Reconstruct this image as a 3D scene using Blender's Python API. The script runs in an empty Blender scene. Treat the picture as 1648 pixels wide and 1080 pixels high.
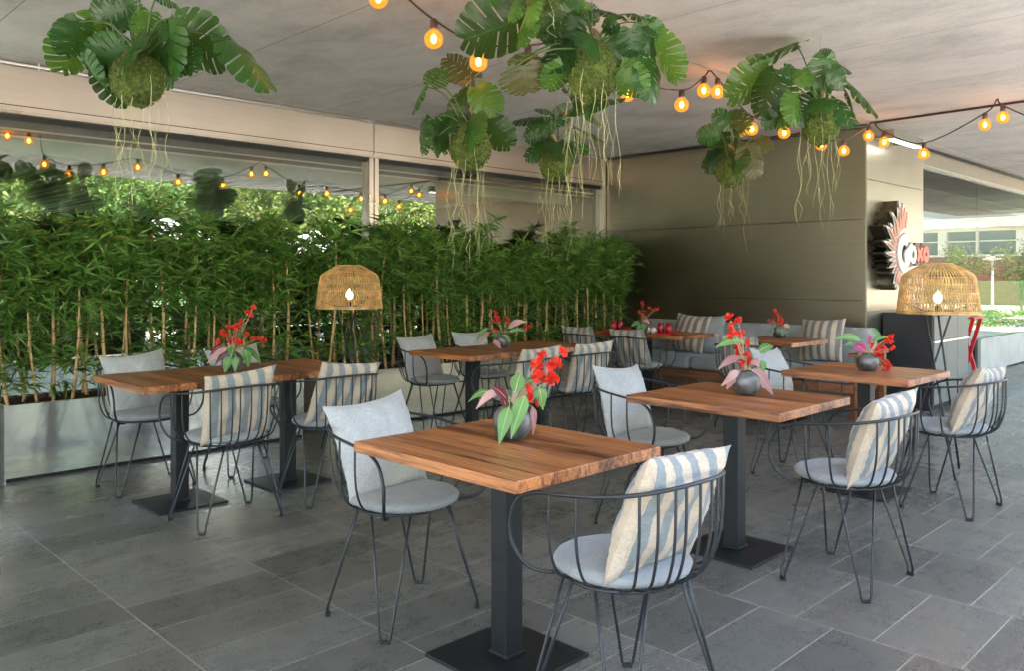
import bpy, math, random
from math import sin, cos, pi, radians, sqrt, atan2
from mathutils import Vector, Matrix, noise

scene = bpy.context.scene
COL = scene.collection
V = Vector

# ------------------------------------------------------------------ measured view
FPX, HGT, HZ, CX = 1326.0, 1.337, 445.6, 824.0
TH = radians(45.2)
FW = V((cos(TH), sin(TH), 0)); RT = V((sin(TH), -cos(TH), 0)); UP = V((0, 0, 1))
def PD(u, v, d):
    p = FW * d + RT * ((u - CX) / FPX * d)
    return V((p.x, p.y, HGT - (v - HZ) / FPX * d))
def PY(u, v, Y):
    k = (u - CX) / FPX
    q = FW + RT * k
    return PD(u, v, Y / q.y)
def depth_of(p): return V(p).dot(FW)

# ------------------------------------------------------------------ object helpers
def tag(o, label=None, cat=None, group=None, kind=None):
    if label: o['label'] = label
    if cat: o['category'] = cat
    if group: o['group'] = group
    if kind: o['kind'] = kind
    return o
def thing(name, label, cat, loc=(0, 0, 0), rz=0.0, group=None):
    o = bpy.data.objects.new(name, None); COL.objects.link(o)
    o.empty_display_size = 0.1
    o.location = loc; o.rotation_euler = (0, 0, rz)
    return tag(o, label, cat, group)
def copy_tree(o, parent=None):
    c = o.copy(); COL.objects.link(c)
    if parent is not None: c.parent = parent
    for ch in list(o.children): copy_tree(ch, c)
    return c

class MB:
    def __init__(s): s.v = []; s.f = []; s.m = []
    def add(s, vs, fs, mi=0):
        b = len(s.v); s.v += [tuple(x) for x in vs]
        s.f += [tuple(i + b for i in f) for f in fs]; s.m += [mi] * len(fs)
    def box(s, lo, hi, mi=0, M=None):
        x0, y0, z0 = lo; x1, y1, z1 = hi
        vs = [V(p) for p in ((x0,y0,z0),(x1,y0,z0),(x1,y1,z0),(x0,y1,z0),(x0,y0,z1),(x1,y0,z1),(x1,y1,z1),(x0,y1,z1))]
        if M: vs = [M @ p for p in vs]
        s.add(vs, [(0,3,2,1),(4,5,6,7),(0,1,5,4),(1,2,6,5),(2,3,7,6),(3,0,4,7)], mi)
    def tube(s, pts, r, n=6, mi=0, closed=False, caps=True):
        pts = [V(p) for p in pts]; N = len(pts)
        rs = r if isinstance(r, (list, tuple)) else [r] * N
        ref = None; rings = []
        for i, p in enumerate(pts):
            a = pts[(i - 1) % N] if (closed or i > 0) else p
            b = pts[(i + 1) % N] if (closed or i < N - 1) else p
            t = (b - a)
            t = t.normalized() if t.length > 1e-9 else V((0, 0, 1))
            if ref is None:
                ref = V((0, 0, 1)) if abs(t.z) < .9 else V((1, 0, 0))
            u = ref - t * ref.dot(t)
            if u.length < 1e-6: u = t.orthogonal()
            u.normalize(); ref = u; w = t.cross(u)
            rings.append([p + (u * cos(2*pi*k/n) + w * sin(2*pi*k/n)) * rs[i] for k in range(n)])
        vs = [x for R in rings for x in R]; fs = []
        for i in range(N if closed else N - 1):
            j = (i + 1) % N
            for k in range(n):
                fs.append((i*n+k, i*n+(k+1) % n, j*n+(k+1) % n, j*n+k))
        if caps and not closed:
            fs.append(tuple(range(n))[::-1]); fs.append(tuple((N-1)*n + k for k in range(n)))
        s.add(vs, fs, mi)
    def lathe(s, prof, n=24, mi=0, c=(0, 0, 0)):
        vs = []; fs = []; N = len(prof)
        for r, z in prof:
            for k in range(n):
                vs.append((c[0] + r*cos(2*pi*k/n), c[1] + r*sin(2*pi*k/n), c[2] + z))
        for i in range(N-1):
            for k in range(n):
                fs.append((i*n+k, i*n+(k+1) % n, (i+1)*n+(k+1) % n, (i+1)*n+k))
        s.add(vs, fs, mi)
    def prism(s, poly, f, d0, d1, mi=0):
        n = len(poly); vs = [f(x, y, d0) for x, y in poly] + [f(x, y, d1) for x, y in poly]
        fs = [tuple(range(n))[::-1], tuple(range(n, 2*n))] + [(i, (i+1) % n, n+(i+1) % n, n+i) for i in range(n)]
        s.add(vs, fs, mi)
    def ellipsoid(s, c, r, nu=14, nv=10, mi=0, disp=None):
        vs = []; fs = []; c = V(c)
        for j in range(nv+1):
            th = pi*j/nv
            for i in range(nu):
                ph = 2*pi*i/nu
                d = V((sin(th)*cos(ph), sin(th)*sin(ph), cos(th)))
                k = disp(d) if disp else 1
                vs.append((c.x+d.x*r[0]*k, c.y+d.y*r[1]*k, c.z+d.z*r[2]*k))
        for j in range(nv):
            for i in range(nu):
                fs.append((j*nu+i, (j+1)*nu+i, (j+1)*nu+(i+1) % nu, j*nu+(i+1) % nu))
        s.add(vs, fs, mi)
    def mesh(s, name, mats, smooth=False):
        me = bpy.data.meshes.new(name)
        me.from_pydata(s.v, [], s.f)
        for m in (mats if isinstance(mats, (list, tuple)) else [mats]): me.materials.append(m)
        if any(s.m): me.polygons.foreach_set('material_index', s.m)
        if smooth: me.polygons.foreach_set('use_smooth', [True]*len(me.polygons))
        me.update(); return me
    def build(s, name, mats, parent=None, smooth=False, bevel=0, angle=None):
        o = bpy.data.objects.new(name, s.mesh(name, mats, smooth)); COL.objects.link(o)
        if parent is not None: o.parent = parent
        if bevel:
            b = o.modifiers.new('b', 'BEVEL'); b.width = bevel; b.segments = 2; b.limit_method = 'ANGLE'
        return o
def inst(name, me, parent=None):
    o = bpy.data.objects.new(name, me); COL.objects.link(o)
    if parent is not None: o.parent = parent
    return o
def crom(P, k=6):
    P = [V(p) for p in P]; out = []
    for i in range(len(P)-1):
        a = P[max(i-1, 0)]; b = P[i]; c = P[i+1]; d = P[min(i+2, len(P)-1)]
        for j in range(k):
            t = j/k
            out.append(.5*((2*b)+(c-a)*t+(2*a-5*b+4*c-d)*t*t+(3*b-a-3*c+d)*t**3))
    out.append(P[-1]); return out

# ------------------------------------------------------------------ materials
def mat(name):
    m = bpy.data.materials.new(name); m.use_nodes = True
    nt = m.node_tree; nt.nodes.clear()
    out = nt.nodes.new('ShaderNodeOutputMaterial')
    return m, nt, out
class NT:
    def __init__(s, nt): s.nt = nt
    def n(s, t, **kw):
        x = s.nt.nodes.new(t)
        for k, v in kw.items():
            if k.startswith('_'): setattr(x, k[1:], v)
        for k, v in kw.items():
            if not k.startswith('_'):
                key = k.replace('__', ' ')
                i = x.inputs[int(key[1:])] if key[0] == 'i' and key[1:].isdigit() else x.inputs[key]
                if hasattr(v, 'is_output'): s.nt.links.new(v, i)
                else: i.default_value = v
        return x
    def math(s, op, a, b=0.0, c=None):
        x = s.n('ShaderNodeMath', _operation=op, i0=a, i1=b)
        if c is not None: s.set(x.inputs[2], c)
        return x.outputs[0]
    def set(s, i, v):
        if hasattr(v, 'is_output'): s.nt.links.new(v, i)
        else: i.default_value = v
    def ramp(s, f, stops):
        r = s.n('ShaderNodeValToRGB', Fac=f); e = r.color_ramp.elements
        while len(e) < len(stops): e.new(.5)
        for k, (p, c) in enumerate(stops):
            e[k].position = p; e[k].color = tuple(c)+(1,) if len(c) == 3 else c
        return r.outputs[0]
    def mix(s, f, a, b, bt='MIX'):
        x = s.n('ShaderNodeMix', _data_type='RGBA', _blend_type=bt)
        s.set(x.inputs[0], f)
        for i, v in ((6, a), (7, b)):
            if not hasattr(v, 'is_output') and len(v) == 3: v = tuple(v)+(1,)
            s.set(x.inputs[i], v)
        return x.outputs[2]
    def noise(s, vec, scale, detail=4, rough=.55, dist=0.0):
        x = s.n('ShaderNodeTexNoise', Scale=scale, Detail=detail, Roughness=rough, Distortion=dist)
        if vec is not None: s.nt.links.new(vec, x.inputs['Vector'])
        return x.outputs['Fac']
    def scl(s, vec, x, y, z):
        return s.n('ShaderNodeMapping', Vector=vec, Scale=(x, y, z)).outputs[0]
    def bump(s, h, strength=.3, dist=.01):
        return s.n('ShaderNodeBump', Height=h, Strength=strength, Distance=dist).outputs[0]
def principled(name, color, rough=.5, metal=0.0, spec=.5, coat=0.0, var=0.0, vscale=8.0, bump=0.0, bscale=60.0, rvar=0.0):
    m, nt, out = mat(name); N = NT(nt)
    p = N.n('ShaderNodeBsdfPrincipled'); p.inputs['Metallic'].default_value = metal
    p.inputs['Specular IOR Level'].default_value = spec; p.inputs['Coat Weight'].default_value = coat
    co = N.n('ShaderNodeTexCoord').outputs['Object']
    f = N.noise(co, vscale)
    if var:
        a = tuple(max(0, c*(1-var)) for c in color); b = tuple(min(1, c*(1+var)) for c in color)
        N.set(p.inputs['Base Color'], N.ramp(f, [(.3, a), (.7, b)]))
    else: p.inputs['Base Color'].default_value = tuple(color)+(1,)
    if rvar: N.set(p.inputs['Roughness'], N.math('MULTIPLY_ADD', f, 2*rvar, rough-rvar))
    else: p.inputs['Roughness'].default_value = rough
    if bump: N.set(p.inputs['Normal'], N.bump(N.noise(co, bscale, 3), bump, .004))
    nt.links.new(p.outputs[0], out.inputs[0]); return m
def emit(name, color, st):
    m, nt, out = mat(name); N = NT(nt)
    e = N.n('ShaderNodeEmission', Color=tuple(color)+(1,), Strength=st)
    nt.links.new(e.outputs[0], out.inputs[0]); return m
def leafmat(name, lo, hi, rough=.4, trans=.25, tcol=None, island=True, tint=None):
    m, nt, out = mat(name); N = NT(nt)
    geo = N.n('ShaderNodeNewGeometry')
    oi = N.n('ShaderNodeObjectInfo')
    f = geo.outputs['Random Per Island'] if island else oi.outputs['Random']
    c = N.ramp(f, [(0, lo), (.93, hi), (.975, tint or hi)])
    p = N.n('ShaderNodeBsdfPrincipled', Roughness=rough, Base__Color=c)
    p.inputs['Specular IOR Level'].default_value = .45
    t = N.n('ShaderNodeBsdfTranslucent', Color=N.mix(.5, c, tcol or (hi[0]*1.6, hi[1]*1.5, hi[2])))
    x = N.n('ShaderNodeMixShader', Fac=trans, i1=p.outputs[0], i2=t.outputs[0])
    nt.links.new(x.outputs[0], out.inputs[0]); return m

def floor_mat():
    m, nt, out = mat('slate_tiles'); N = NT(nt)
    pos = N.n('ShaderNodeNewGeometry').outputs['Position']
    sp = N.n('ShaderNodeSeparateXYZ', Vector=pos)
    vec = N.n('ShaderNodeCombineXYZ', X=N.math('ADD', sp.outputs[1], 29.95*.2 - .2995*.045 + .2995*TILE_OFF), Y=N.math('ADD', sp.outputs[0], 61.3 - .003), Z=0.0).outputs[0]
    br = N.n('ShaderNodeTexBrick', Vector=vec, Color1=(.042,.042,.0405,1), Color2=(.068,.068,.065,1), Mortar=(.19,.185,.175,1), Scale=1.0)
    br.inputs['Mortar Size'].default_value = .0017; br.inputs['Mortar Smooth'].default_value = .1
    br.inputs['Bias'].default_value = 0; br.inputs['Brick Width'].default_value = .2995; br.inputs['Row Height'].default_value = .613
    br.offset = .5; br.offset_frequency = 2
    n1 = N.noise(pos, 3.1, 8, .7); n2 = N.noise(N.scl(pos, 5, 26, 20), 1.0, 5, .7); n3 = N.noise(pos, 95, 6, .8)
    k = N.math('ADD', N.math('MULTIPLY', n1, .42), N.math('ADD', N.math('MULTIPLY', n2, .16), N.math('MULTIPLY', n3, .42)))
    c = N.mix(1.0, br.outputs['Color'], N.ramp(k, [(.36, (.80,.80,.79)), (.50, (.91,.91,.90)), (.66, (1.12,1.12,1.10))]), 'MULTIPLY')
    c = N.mix(1.0, c, (2.62,2.56,2.38), 'MULTIPLY')
    worn = N.ramp(N.noise(pos, 1.1, 8, .72), [(.6, (0,0,0)), (.74, (.5,.5,.5))])
    c = N.mix(N.math('MULTIPLY', worn, .35), c, (.2,.19,.165))
    p = N.n('ShaderNodeBsdfPrincipled', Base__Color=c)
    N.set(p.inputs['Roughness'], N.math('MULTIPLY_ADD', k, .45, .06))
    p.inputs['Specular IOR Level'].default_value = .55
    h = N.math('SUBTRACT', N.math('MULTIPLY', n3, .25), N.math('MULTIPLY', br.outputs['Fac'], .8))
    h = N.math('ADD', h, N.math('MULTIPLY', n2, .12))
    N.set(p.inputs['Normal'], N.bump(h, .25, .002))
    nt.links.new(p.outputs[0], out.inputs[0]); return m
TILE_OFF = 0.0
def ceiling_mat():
    m, nt, out = mat('board_concrete'); N = NT(nt)
    pos = N.n('ShaderNodeNewGeometry').outputs['Position']
    sp = N.n('ShaderNodeSeparateXYZ', Vector=pos)
    vec = N.n('ShaderNodeCombineXYZ', X=N.math('ADD', sp.outputs[1], 32-3.27), Y=N.math('ADD', sp.outputs[0], 28-2.70), Z=0.0).outputs[0]
    br = N.n('ShaderNodeTexBrick', Vector=vec, Color1=(.45,.44,.43,1), Color2=(.51,.50,.485,1), Mortar=(.16,.14,.13,1), Scale=1.0)
    br.inputs['Mortar Size'].default_value = .003; br.inputs['Mortar Smooth'].default_value = .1
    br.inputs['Brick Width'].default_value = 3.2; br.inputs['Row Height'].default_value = 1.4; br.offset = 0
    n1 = N.noise(N.scl(pos, 1.3, .7, 1), 1.1, 8, .66, .3); n2 = N.noise(N.scl(pos, 1.6, 1.0, 1), 3.2, 8, .72); n3 = N.noise(pos, 45, 5, .75)
    k = N.math('ADD', N.math('MULTIPLY', n1, .6), N.math('ADD', N.math('MULTIPLY', n2, .3), N.math('MULTIPLY', n3, .2)))
    c = N.mix(1.0, br.outputs['Color'], N.ramp(k, [(.40, (.62,.61,.60)), (.55, (.92,.92,.92)), (.70, (1.12,1.12,1.12))]), 'MULTIPLY')
    p = N.n('ShaderNodeBsdfPrincipled', Base__Color=c, Roughness=.85)
    N.set(p.inputs['Normal'], N.bump(N.math('ADD', n2, N.math('MULTIPLY', n3, .5)), .25, .004))
    nt.links.new(p.outputs[0], out.inputs[0]); return m
def wood_mat(name, a, b, plank=.088, coat=.15, rough=.38):
    m, nt, out = mat(name); N = NT(nt)
    co = N.n('ShaderNodeTexCoord').outputs['Object']; oi = N.n('ShaderNodeObjectInfo')
    sp = N.n('ShaderNodeSeparateXYZ', Vector=co)
    px = N.math('DIVIDE', N.math('ADD', sp.outputs[0], 5), plank); fl = N.math('FLOOR', px)
    wn = N.n('ShaderNodeTexWhiteNoise', _noise_dimensions='2D', Vector=N.n('ShaderNodeCombineXYZ', X=fl, Y=oi.outputs['Random'], Z=0.0).outputs[0])
    vec = N.n('ShaderNodeCombineXYZ', X=N.math('MULTIPLY', sp.outputs[0], 34), Y=N.math('ADD', N.math('MULTIPLY', sp.outputs[1], 1.6), N.math('MULTIPLY', wn.outputs[0], 40)), Z=N.math('MULTIPLY', sp.outputs[2], 22)).outputs[0]
    g = N.noise(vec, 1.2, 6, .62, 1.2); g2 = N.noise(N.scl(vec, 5, 1.2, 5), 1.5, 3, .6)
    k = N.math('ADD', N.math('MULTIPLY', g, .95), N.math('ADD', N.math('MULTIPLY', g2, .38), N.math('MULTIPLY', wn.outputs[0], .16)))
    c = N.ramp(k, [(.60, a), (.745, tuple(x*.5+y*.5 for x, y in zip(a, b))), (.90, b)])
    fr = N.math('FRACT', px); ed = N.math('LESS_THAN', fr, .014)
    c = N.mix(N.math('MULTIPLY', ed, .6), c, (.06,.02,.01))
    p = N.n('ShaderNodeBsdfPrincipled', Base__Color=c)
    N.set(p.inputs['Roughness'], N.math('MULTIPLY_ADD', g2, .15, rough-.07))
    p.inputs['Coat Weight'].default_value = coat; p.inputs['Coat Roughness'].default_value = .3
    N.set(p.inputs['Normal'], N.bump(N.math('SUBTRACT', N.math('MULTIPLY', g2, .4), N.math('MULTIPLY', ed, .6)), .25, .002))
    nt.links.new(p.outputs[0], out.inputs[0]); return m
def fabric(name, color, stripe=None, period=.086, off=0.0):
    m, nt, out = mat(name); N = NT(nt)
    co = N.n('ShaderNodeTexCoord').outputs['Object']
    wv = N.noise(N.scl(co, 500, 60, 500), 1, 2, .6); wh = N.noise(N.scl(co, 60, 500, 60), 1, 2, .6); big = N.noise(co, 9, 3)
    w = N.math('ADD', N.math('MULTIPLY', wv, .5), N.math('MULTIPLY', wh, .5))
    c = tuple(color)+(1,)
    if stripe:
        sp = N.n('ShaderNodeSeparateXYZ', Vector=co)
        fr = N.math('FRACT', N.math('DIVIDE', N.math('ADD', sp.outputs[0], 4+off), period))
        bl = N.math('LESS_THAN', fr, .47)
        th = N.math('MULTIPLY', N.math('GREATER_THAN', fr, .53), N.math('LESS_THAN', fr, .56))
        c = N.mix(bl, tuple(color), tuple(stripe)); c = N.mix(N.math('MULTIPLY', th, .35), c, tuple(stripe))
    c2 = N.mix(1.0, c, N.ramp(w, [(.32, (.68,.68,.68)), (.62, (1.12,1.12,1.12))]), 'MULTIPLY')
    c2 = N.mix(1.0, c2, N.ramp(big, [(.3, (.88,.88,.88)), (.7, (1.08,1.08,1.08))]), 'MULTIPLY')
    p = N.n('ShaderNodeBsdfPrincipled', Base__Color=c2, Roughness=.92)
    p.inputs['Specular IOR Level'].default_value = .2; p.inputs['Sheen Weight'].default_value = .2
    N.set(p.inputs['Normal'], N.bump(N.math('ADD', w, N.math('MULTIPLY', big, .8)), .35, .002))
    nt.links.new(p.outputs[0], out.inputs[0]); return m
def steel_mat(name, color, rough, streak=(1, 30, 1), rv=.12, bump=.05, cloud=.15, metal=1.0):
    m, nt, out = mat(name); N = NT(nt)
    pos = N.n('ShaderNodeNewGeometry').outputs['Position']
    s1 = N.noise(N.scl(pos, *streak), 3.0, 4, .6); cl = N.noise(pos, 1.3, 5, .6)
    k = N.math('ADD', N.math('MULTIPLY', s1, .4), N.math('MULTIPLY', cl, .6))
    c = N.ramp(k, [(.3, tuple(x*(1-cloud) for x in color)), (.7, tuple(min(1, x*(1+cloud)) for x in color))])
    p = N.n('ShaderNodeBsdfPrincipled', Base__Color=c, Metallic=metal)
    N.set(p.inputs['Roughness'], N.math('MULTIPLY_ADD', k, 2*rv, rough-rv))
    N.set(p.inputs['Normal'], N.bump(N.math('ADD', s1, N.math('MULTIPLY', cl, 3)), bump, .01))
    nt.links.new(p.outputs[0], out.inputs[0]); return m
def glass_mat(name, tint, fac):
    m, nt, out = mat(name); N = NT(nt)
    t = N.n('ShaderNodeBsdfTransparent', Color=tuple(tint)+(1,)); g = N.n('ShaderNodeBsdfGlossy', Color=(.95,.97,.95,1), Roughness=0.0)
    x = N.n('ShaderNodeMixShader', Fac=fac, i1=t.outputs[0], i2=g.outputs[0])
    nt.links.new(x.outputs[0], out.inputs[0]); return m
def moss_mat():
    m, nt, out = mat('moss'); N = NT(nt)
    co = N.n('ShaderNodeTexCoord').outputs['Object']
    f = N.noise(co, 70, 5, .75); g = N.noise(co, 9, 3)
    c = N.ramp(N.math('ADD', N.math('MULTIPLY', f, .75), N.math('MULTIPLY', g, .35)), [(.4, (.018,.03,.004)), (.55, (.07,.10,.014)), (.72, (.17,.2,.035))])
    p = N.n('ShaderNodeBsdfPrincipled', Base__Color=c, Roughness=.95)
    N.set(p.inputs['Normal'], N.bump(f, 1.0, .012))
    nt.links.new(p.outputs[0], out.inputs[0]); return m
def monstera_mat(name, lo, hi, trans=.16):
    m, nt, out = mat(name); N = NT(nt)
    oi = N.n('ShaderNodeObjectInfo'); co = N.n('ShaderNodeTexCoord').outputs['Object']
    sp = N.n('ShaderNodeSeparateXYZ', Vector=co)
    c = N.ramp(oi.outputs['Random'], [(0, lo), (1, hi)])
    f = N.noise(co, 14, 3)
    ab = N.math('ABSOLUTE', sp.outputs[0])
    vf = N.math('FRACT', N.math('MULTIPLY', N.math('SUBTRACT', sp.outputs[1], N.math('MULTIPLY', ab, .7)), 11))
    v1 = N.math('LESS_THAN', vf, .1); mid = N.math('LESS_THAN', ab, .008)
    c = N.mix(1.0, c, N.ramp(f, [(.3, (.75,.75,.75)), (.7, (1.25,1.2,1.1))]), 'MULTIPLY')
    c = N.mix(N.math('MULTIPLY', N.math('MAXIMUM', v1, mid), .35), c, tuple(min(1, x*2.2+.03) for x in hi))
    p = N.n('ShaderNodeBsdfPrincipled', Base__Color=c, Roughness=.36)
    p.inputs['Specular IOR Level'].default_value = .38
    N.set(p.inputs['Normal'], N.bump(N.math('MAXIMUM', v1, mid), .3, .004))
    t = N.n('ShaderNodeBsdfTranslucent', Color=(.25,.42,.06,1))
    x = N.n('ShaderNodeMixShader', Fac=trans, i1=p.outputs[0], i2=t.outputs[0])
    nt.links.new(x.outputs[0], out.inputs[0]); return m
def brick_mat():
    m, nt, out = mat('red_brick'); N = NT(nt)
    pos = N.n('ShaderNodeNewGeometry').outputs['Position']; sp = N.n('ShaderNodeSeparateXYZ', Vector=pos)
    vec = N.n('ShaderNodeCombineXYZ', X=sp.outputs[1], Y=sp.outputs[2], Z=0.0).outputs[0]
    br = N.n('ShaderNodeTexBrick', Vector=vec, Color1=(.17,.055,.042,1), Color2=(.25,.095,.075,1), Mortar=(.20,.15,.125,1), Scale=1.0)
    br.inputs['Brick Width'].default_value = .24; br.inputs['Row Height'].default_value = .075; br.inputs['Mortar Size'].default_value = .006
    p = N.n('ShaderNodeBsdfPrincipled', Base__Color=br.outputs['Color'], Roughness=.9)
    nt.links.new(p.outputs[0], out.inputs[0]); return m

M_floor = floor_mat(); M_ceil = ceiling_mat()
M_wood = wood_mat('iroko', (.075,.016,.005), (.52,.20,.068)); M_wood2 = wood_mat('teak_frame', (.14,.045,.018), (.36,.15,.065), .3)
M_iron = principled('anthracite_rod', (.017,.020,.024), .38, .0, .5, var=.15)
M_col = principled('anthracite_column', (.010,.0115,.0135), .45, .0, .35, rvar=.06, bump=.05, bscale=300)
M_black = principled('black_rubber', (.012,.012,.013), .6)
M_pad = fabric('grey_blue_seat', (.29,.308,.308)); M_plain = fabric('plain_cushion', (.445,.46,.46))
M_stripe = fabric('striped_cushion', (.55,.455,.35), (.235,.265,.275)); M_stripe2 = fabric('striped_bench_cushion', (.52,.44,.35), (.19,.19,.18), .082, .02)
M_sofa = fabric('bench_fabric', (.31,.335,.345))
M_fascia = steel_mat('brushed_fascia', (.62,.55,.50), .33, (.5, 1, 9), .06, .03, .10); M_wall = steel_mat('brushed_dark_wall', (.29,.245,.20), .33, (1, .6, 26), .07)
M_pier = steel_mat('brushed_pale_pier', (.46,.43,.37), .36, (.5, 1, 9), .06, .03, .1); M_frame = steel_mat('window_frame_steel', (.55,.5,.47), .3)
M_plsteel = steel_mat('polished_planter_steel', (.90,.90,.89), .10, (3, 1, 6), .05, .06, .05, .84); M_plsteel2 = steel_mat('dull_planter_steel', (.70,.64,.54), .24, (3, 1, 6), .08, .1, .2, .7)
M_glass = glass_mat('window_glass', (.74,.81,.76), .21); M_glass2 = glass_mat('side_glass', (.32,.37,.35), .17)
M_dark = principled('dark_gap', (.015,.015,.015), .7); M_white = principled('white_paint', (.62,.64,.60), .5, var=.05)
M_greenwhite = principled('grey_green_beam', (.46,.50,.45), .55, var=.05); M_louv = principled('louvre_white', (.62,.63,.61), .85)
M_alu = principled('aluminium_track', (.75,.76,.75), .3, 1.0)
M_soil = principled('bark_mulch', (.075,.035,.018), .95, var=.6, vscale=45, bump=1.0, bscale=70)
M_cane = principled('bamboo_cane', (.62,.40,.18), .45, var=.25, vscale=10); M_node = principled('bamboo_node', (.16,.09,.04), .6)
M_bleaf = leafmat('bamboo_leaf', (.024,.105,.018), (.22,.41,.085), .38, .32, tint=(.36,.30,.07)); M_twig = principled('bamboo_twig', (.10,.12,.03), .6)
M_mon = monstera_mat('monstera_leaf', (.005,.028,.006), (.020,.082,.011)); M_mony = monstera_mat('monstera_leaf_young', (.03,.095,.010), (.085,.17,.02), .22)
M_monb = monstera_mat('monstera_leaf_bronze', (.022,.038,.010), (.06,.055,.018), .18); M_stem = principled('petiole', (.05,.10,.02), .5); M_woody = principled('woody_stem', (.22,.14,.07), .8)
M_moss = moss_mat(); M_root = principled('aerial_root', (.44,.42,.20), .75, var=.3)
M_wire = principled('steel_wire', (.3,.3,.3), .4, 1.0)
M_cord = principled('brown_cord', (.035,.02,.018), .5); M_sock = principled('brown_socket', (.06,.03,.022), .45)
M_fil = emit('bulb_filament', (1.0,.50,.12), 6.0); M_lampbulb = emit('lamp_bulb', (1.0,.72,.40), 2.6); M_strip = emit('strip_lamp', (1.0,.97,.85), 1.0)
def amber():
    m, nt, out = mat('amber_glass'); N = NT(nt)
    t = N.n('ShaderNodeBsdfTransparent', Color=(1.0,.58,.16,1)); g = N.n('ShaderNodeBsdfGlossy', Roughness=.03)
    e = N.n('ShaderNodeEmission', Color=(1.0,.40,.06,1), Strength=.05)
    x = N.n('ShaderNodeMixShader', Fac=.025, i1=t.outputs[0], i2=g.outputs[0])
    a = N.n('ShaderNodeAddShader', i0=x.outputs[0], i1=e.outputs[0])
    nt.links.new(a.outputs[0], out.inputs[0]); return m
M_amber = amber()
M_rattan = principled('rattan', (.58,.36,.14), .55, var=.45, vscale=14)
M_vase = principled('smoky_ceramic', (.13,.135,.135), .33, .35, .6, var=.6, vscale=16, bump=.25, bscale=35, rvar=.15)
M_vgreen = leafmat('vase_leaf_green', (.05,.16,.03), (.15,.32,.09), .4, .22, island=False); M_vpink = leafmat('vase_leaf_pink', (.42,.20,.22), (.60,.36,.36), .45, .2, (.6,.3,.35), island=False)
M_vmar = leafmat('vase_leaf_maroon', (.13,.018,.035), (.26,.035,.09), .4, .2, (.4,.05,.1), island=False); M_vmag = leafmat('vase_leaf_magenta', (.36,.03,.16), (.50,.06,.24), .4, .25, (.6,.1,.3), island=False)
M_rib = principled('leaf_midrib', (.42,.48,.26), .5); M_red = leafmat('red_petal', (.60,.018,.014), (.78,.05,.025), .5, .25, (.9,.08,.03)); M_fstem = principled('pale_stem', (.5,.36,.24), .6)
M_redglass = principled('red_glass', (.35,.006,.02), .06, 0, .6, coat=.5); M_napkin = principled('red_napkin', (.62,.02,.03), .9, bump=.3, bscale=200)
M_cream = principled('cream_ceramic', (.72,.66,.56), .35)
M_redpaint = principled('red_paint', (.62,.028,.035), .4, var=.1)
M_cabd = principled('dark_cabinet', (.017,.018,.023), .5, bump=.06, bscale=200); M_cabg = principled('grey_green_cabinet', (.13,.14,.125), .45, var=.06)
M_conc = principled('pale_render', (.66,.65,.60), .75, var=.12, vscale=3); M_inter = principled('interior_floor', (.13,.125,.115), .4, var=.15); M_intwall = principled('interior_wall', (.06,.065,.06), .7, var=.3, vscale=2)
M_grass = principled('lawn', (.06,.13,.025), .95, var=.45, vscale=1.2); M_bounce_pave = principled('pale_bounce_paving', (.50,.48,.44), .8, var=.15, vscale=4); M_sand = principled('pale_gravel', (.46,.40,.31), .95, var=.25, vscale=12)
M_tleaf = leafmat('tree_leaf', (.025,.07,.010), (.12,.20,.042), .55, .28); M_tleaf2 = leafmat('pale_tree_leaf', (.06,.10,.02), (.20,.25,.065), .6, .28); M_bark = principled('bark', (.12,.085,.06), .9, var=.4)
M_canvas = principled('white_canvas', (.80,.80,.80), .8); M_brick = brick_mat(); M_winglass = principled('far_window_glass', (.16,.20,.21), .12, 0, .7)
M_signw = principled('sign_white', (.62,.61,.59), .4); M_signo = principled('sign_salmon', (.55,.12,.075), .4); M_signp = principled('sign_pink', (.50,.22,.17), .4); M_signd = principled('sign_grey', (.05,.05,.048), .4); M_signside = principled('sign_return', (.10,.085,.06), .25, .8)

# ------------------------------------------------------------------ setting
WY, WX, SY, CZ = 6.65, 8.3, 3.34, 2.87
m = MB(); m.box((-5.5, -1.2, -.12), (30, 6.62, 0)); o = m.build('floor', M_floor); tag(o, kind='structure')
m = MB(); m.add([(-400,-400,-.16),(400,-400,-.16),(400,400,-.16),(-400,400,-.16)], [(0,1,2,3)]); o = m.build('ground', M_grass); tag(o, kind='structure')
m = MB(); m.box((-14, -7.5, -.13), (21.9, -1.205, -.004)); m.box((-18, -1.2, -.13), (-5.505, 6.62, -.004)); m.box((-18, 6.63, -.13), (.49, 12, -.004)); o = m.build('bounce_paving', M_bounce_pave); tag(o, kind='structure')  # unseen pale ground, added to bounce sunlight onto ceiling and bamboo
m = MB(); m.box((.5, 6.63, -.12), (8.29, 15.4, .004)); o = m.build('interior_floor', M_inter); tag(o, kind='structure')
m = MB(); m.box((-5.5, .2, CZ), (22.5, 7.2, 3.30)); m.box((.6, 7.2, CZ), (17.5, 16, 3.30)); o = m.build('concrete_ceiling', M_ceil); tag(o, 'grey board-marked concrete ceiling over the whole terrace with fine panel joints', 'ceiling')

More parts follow.
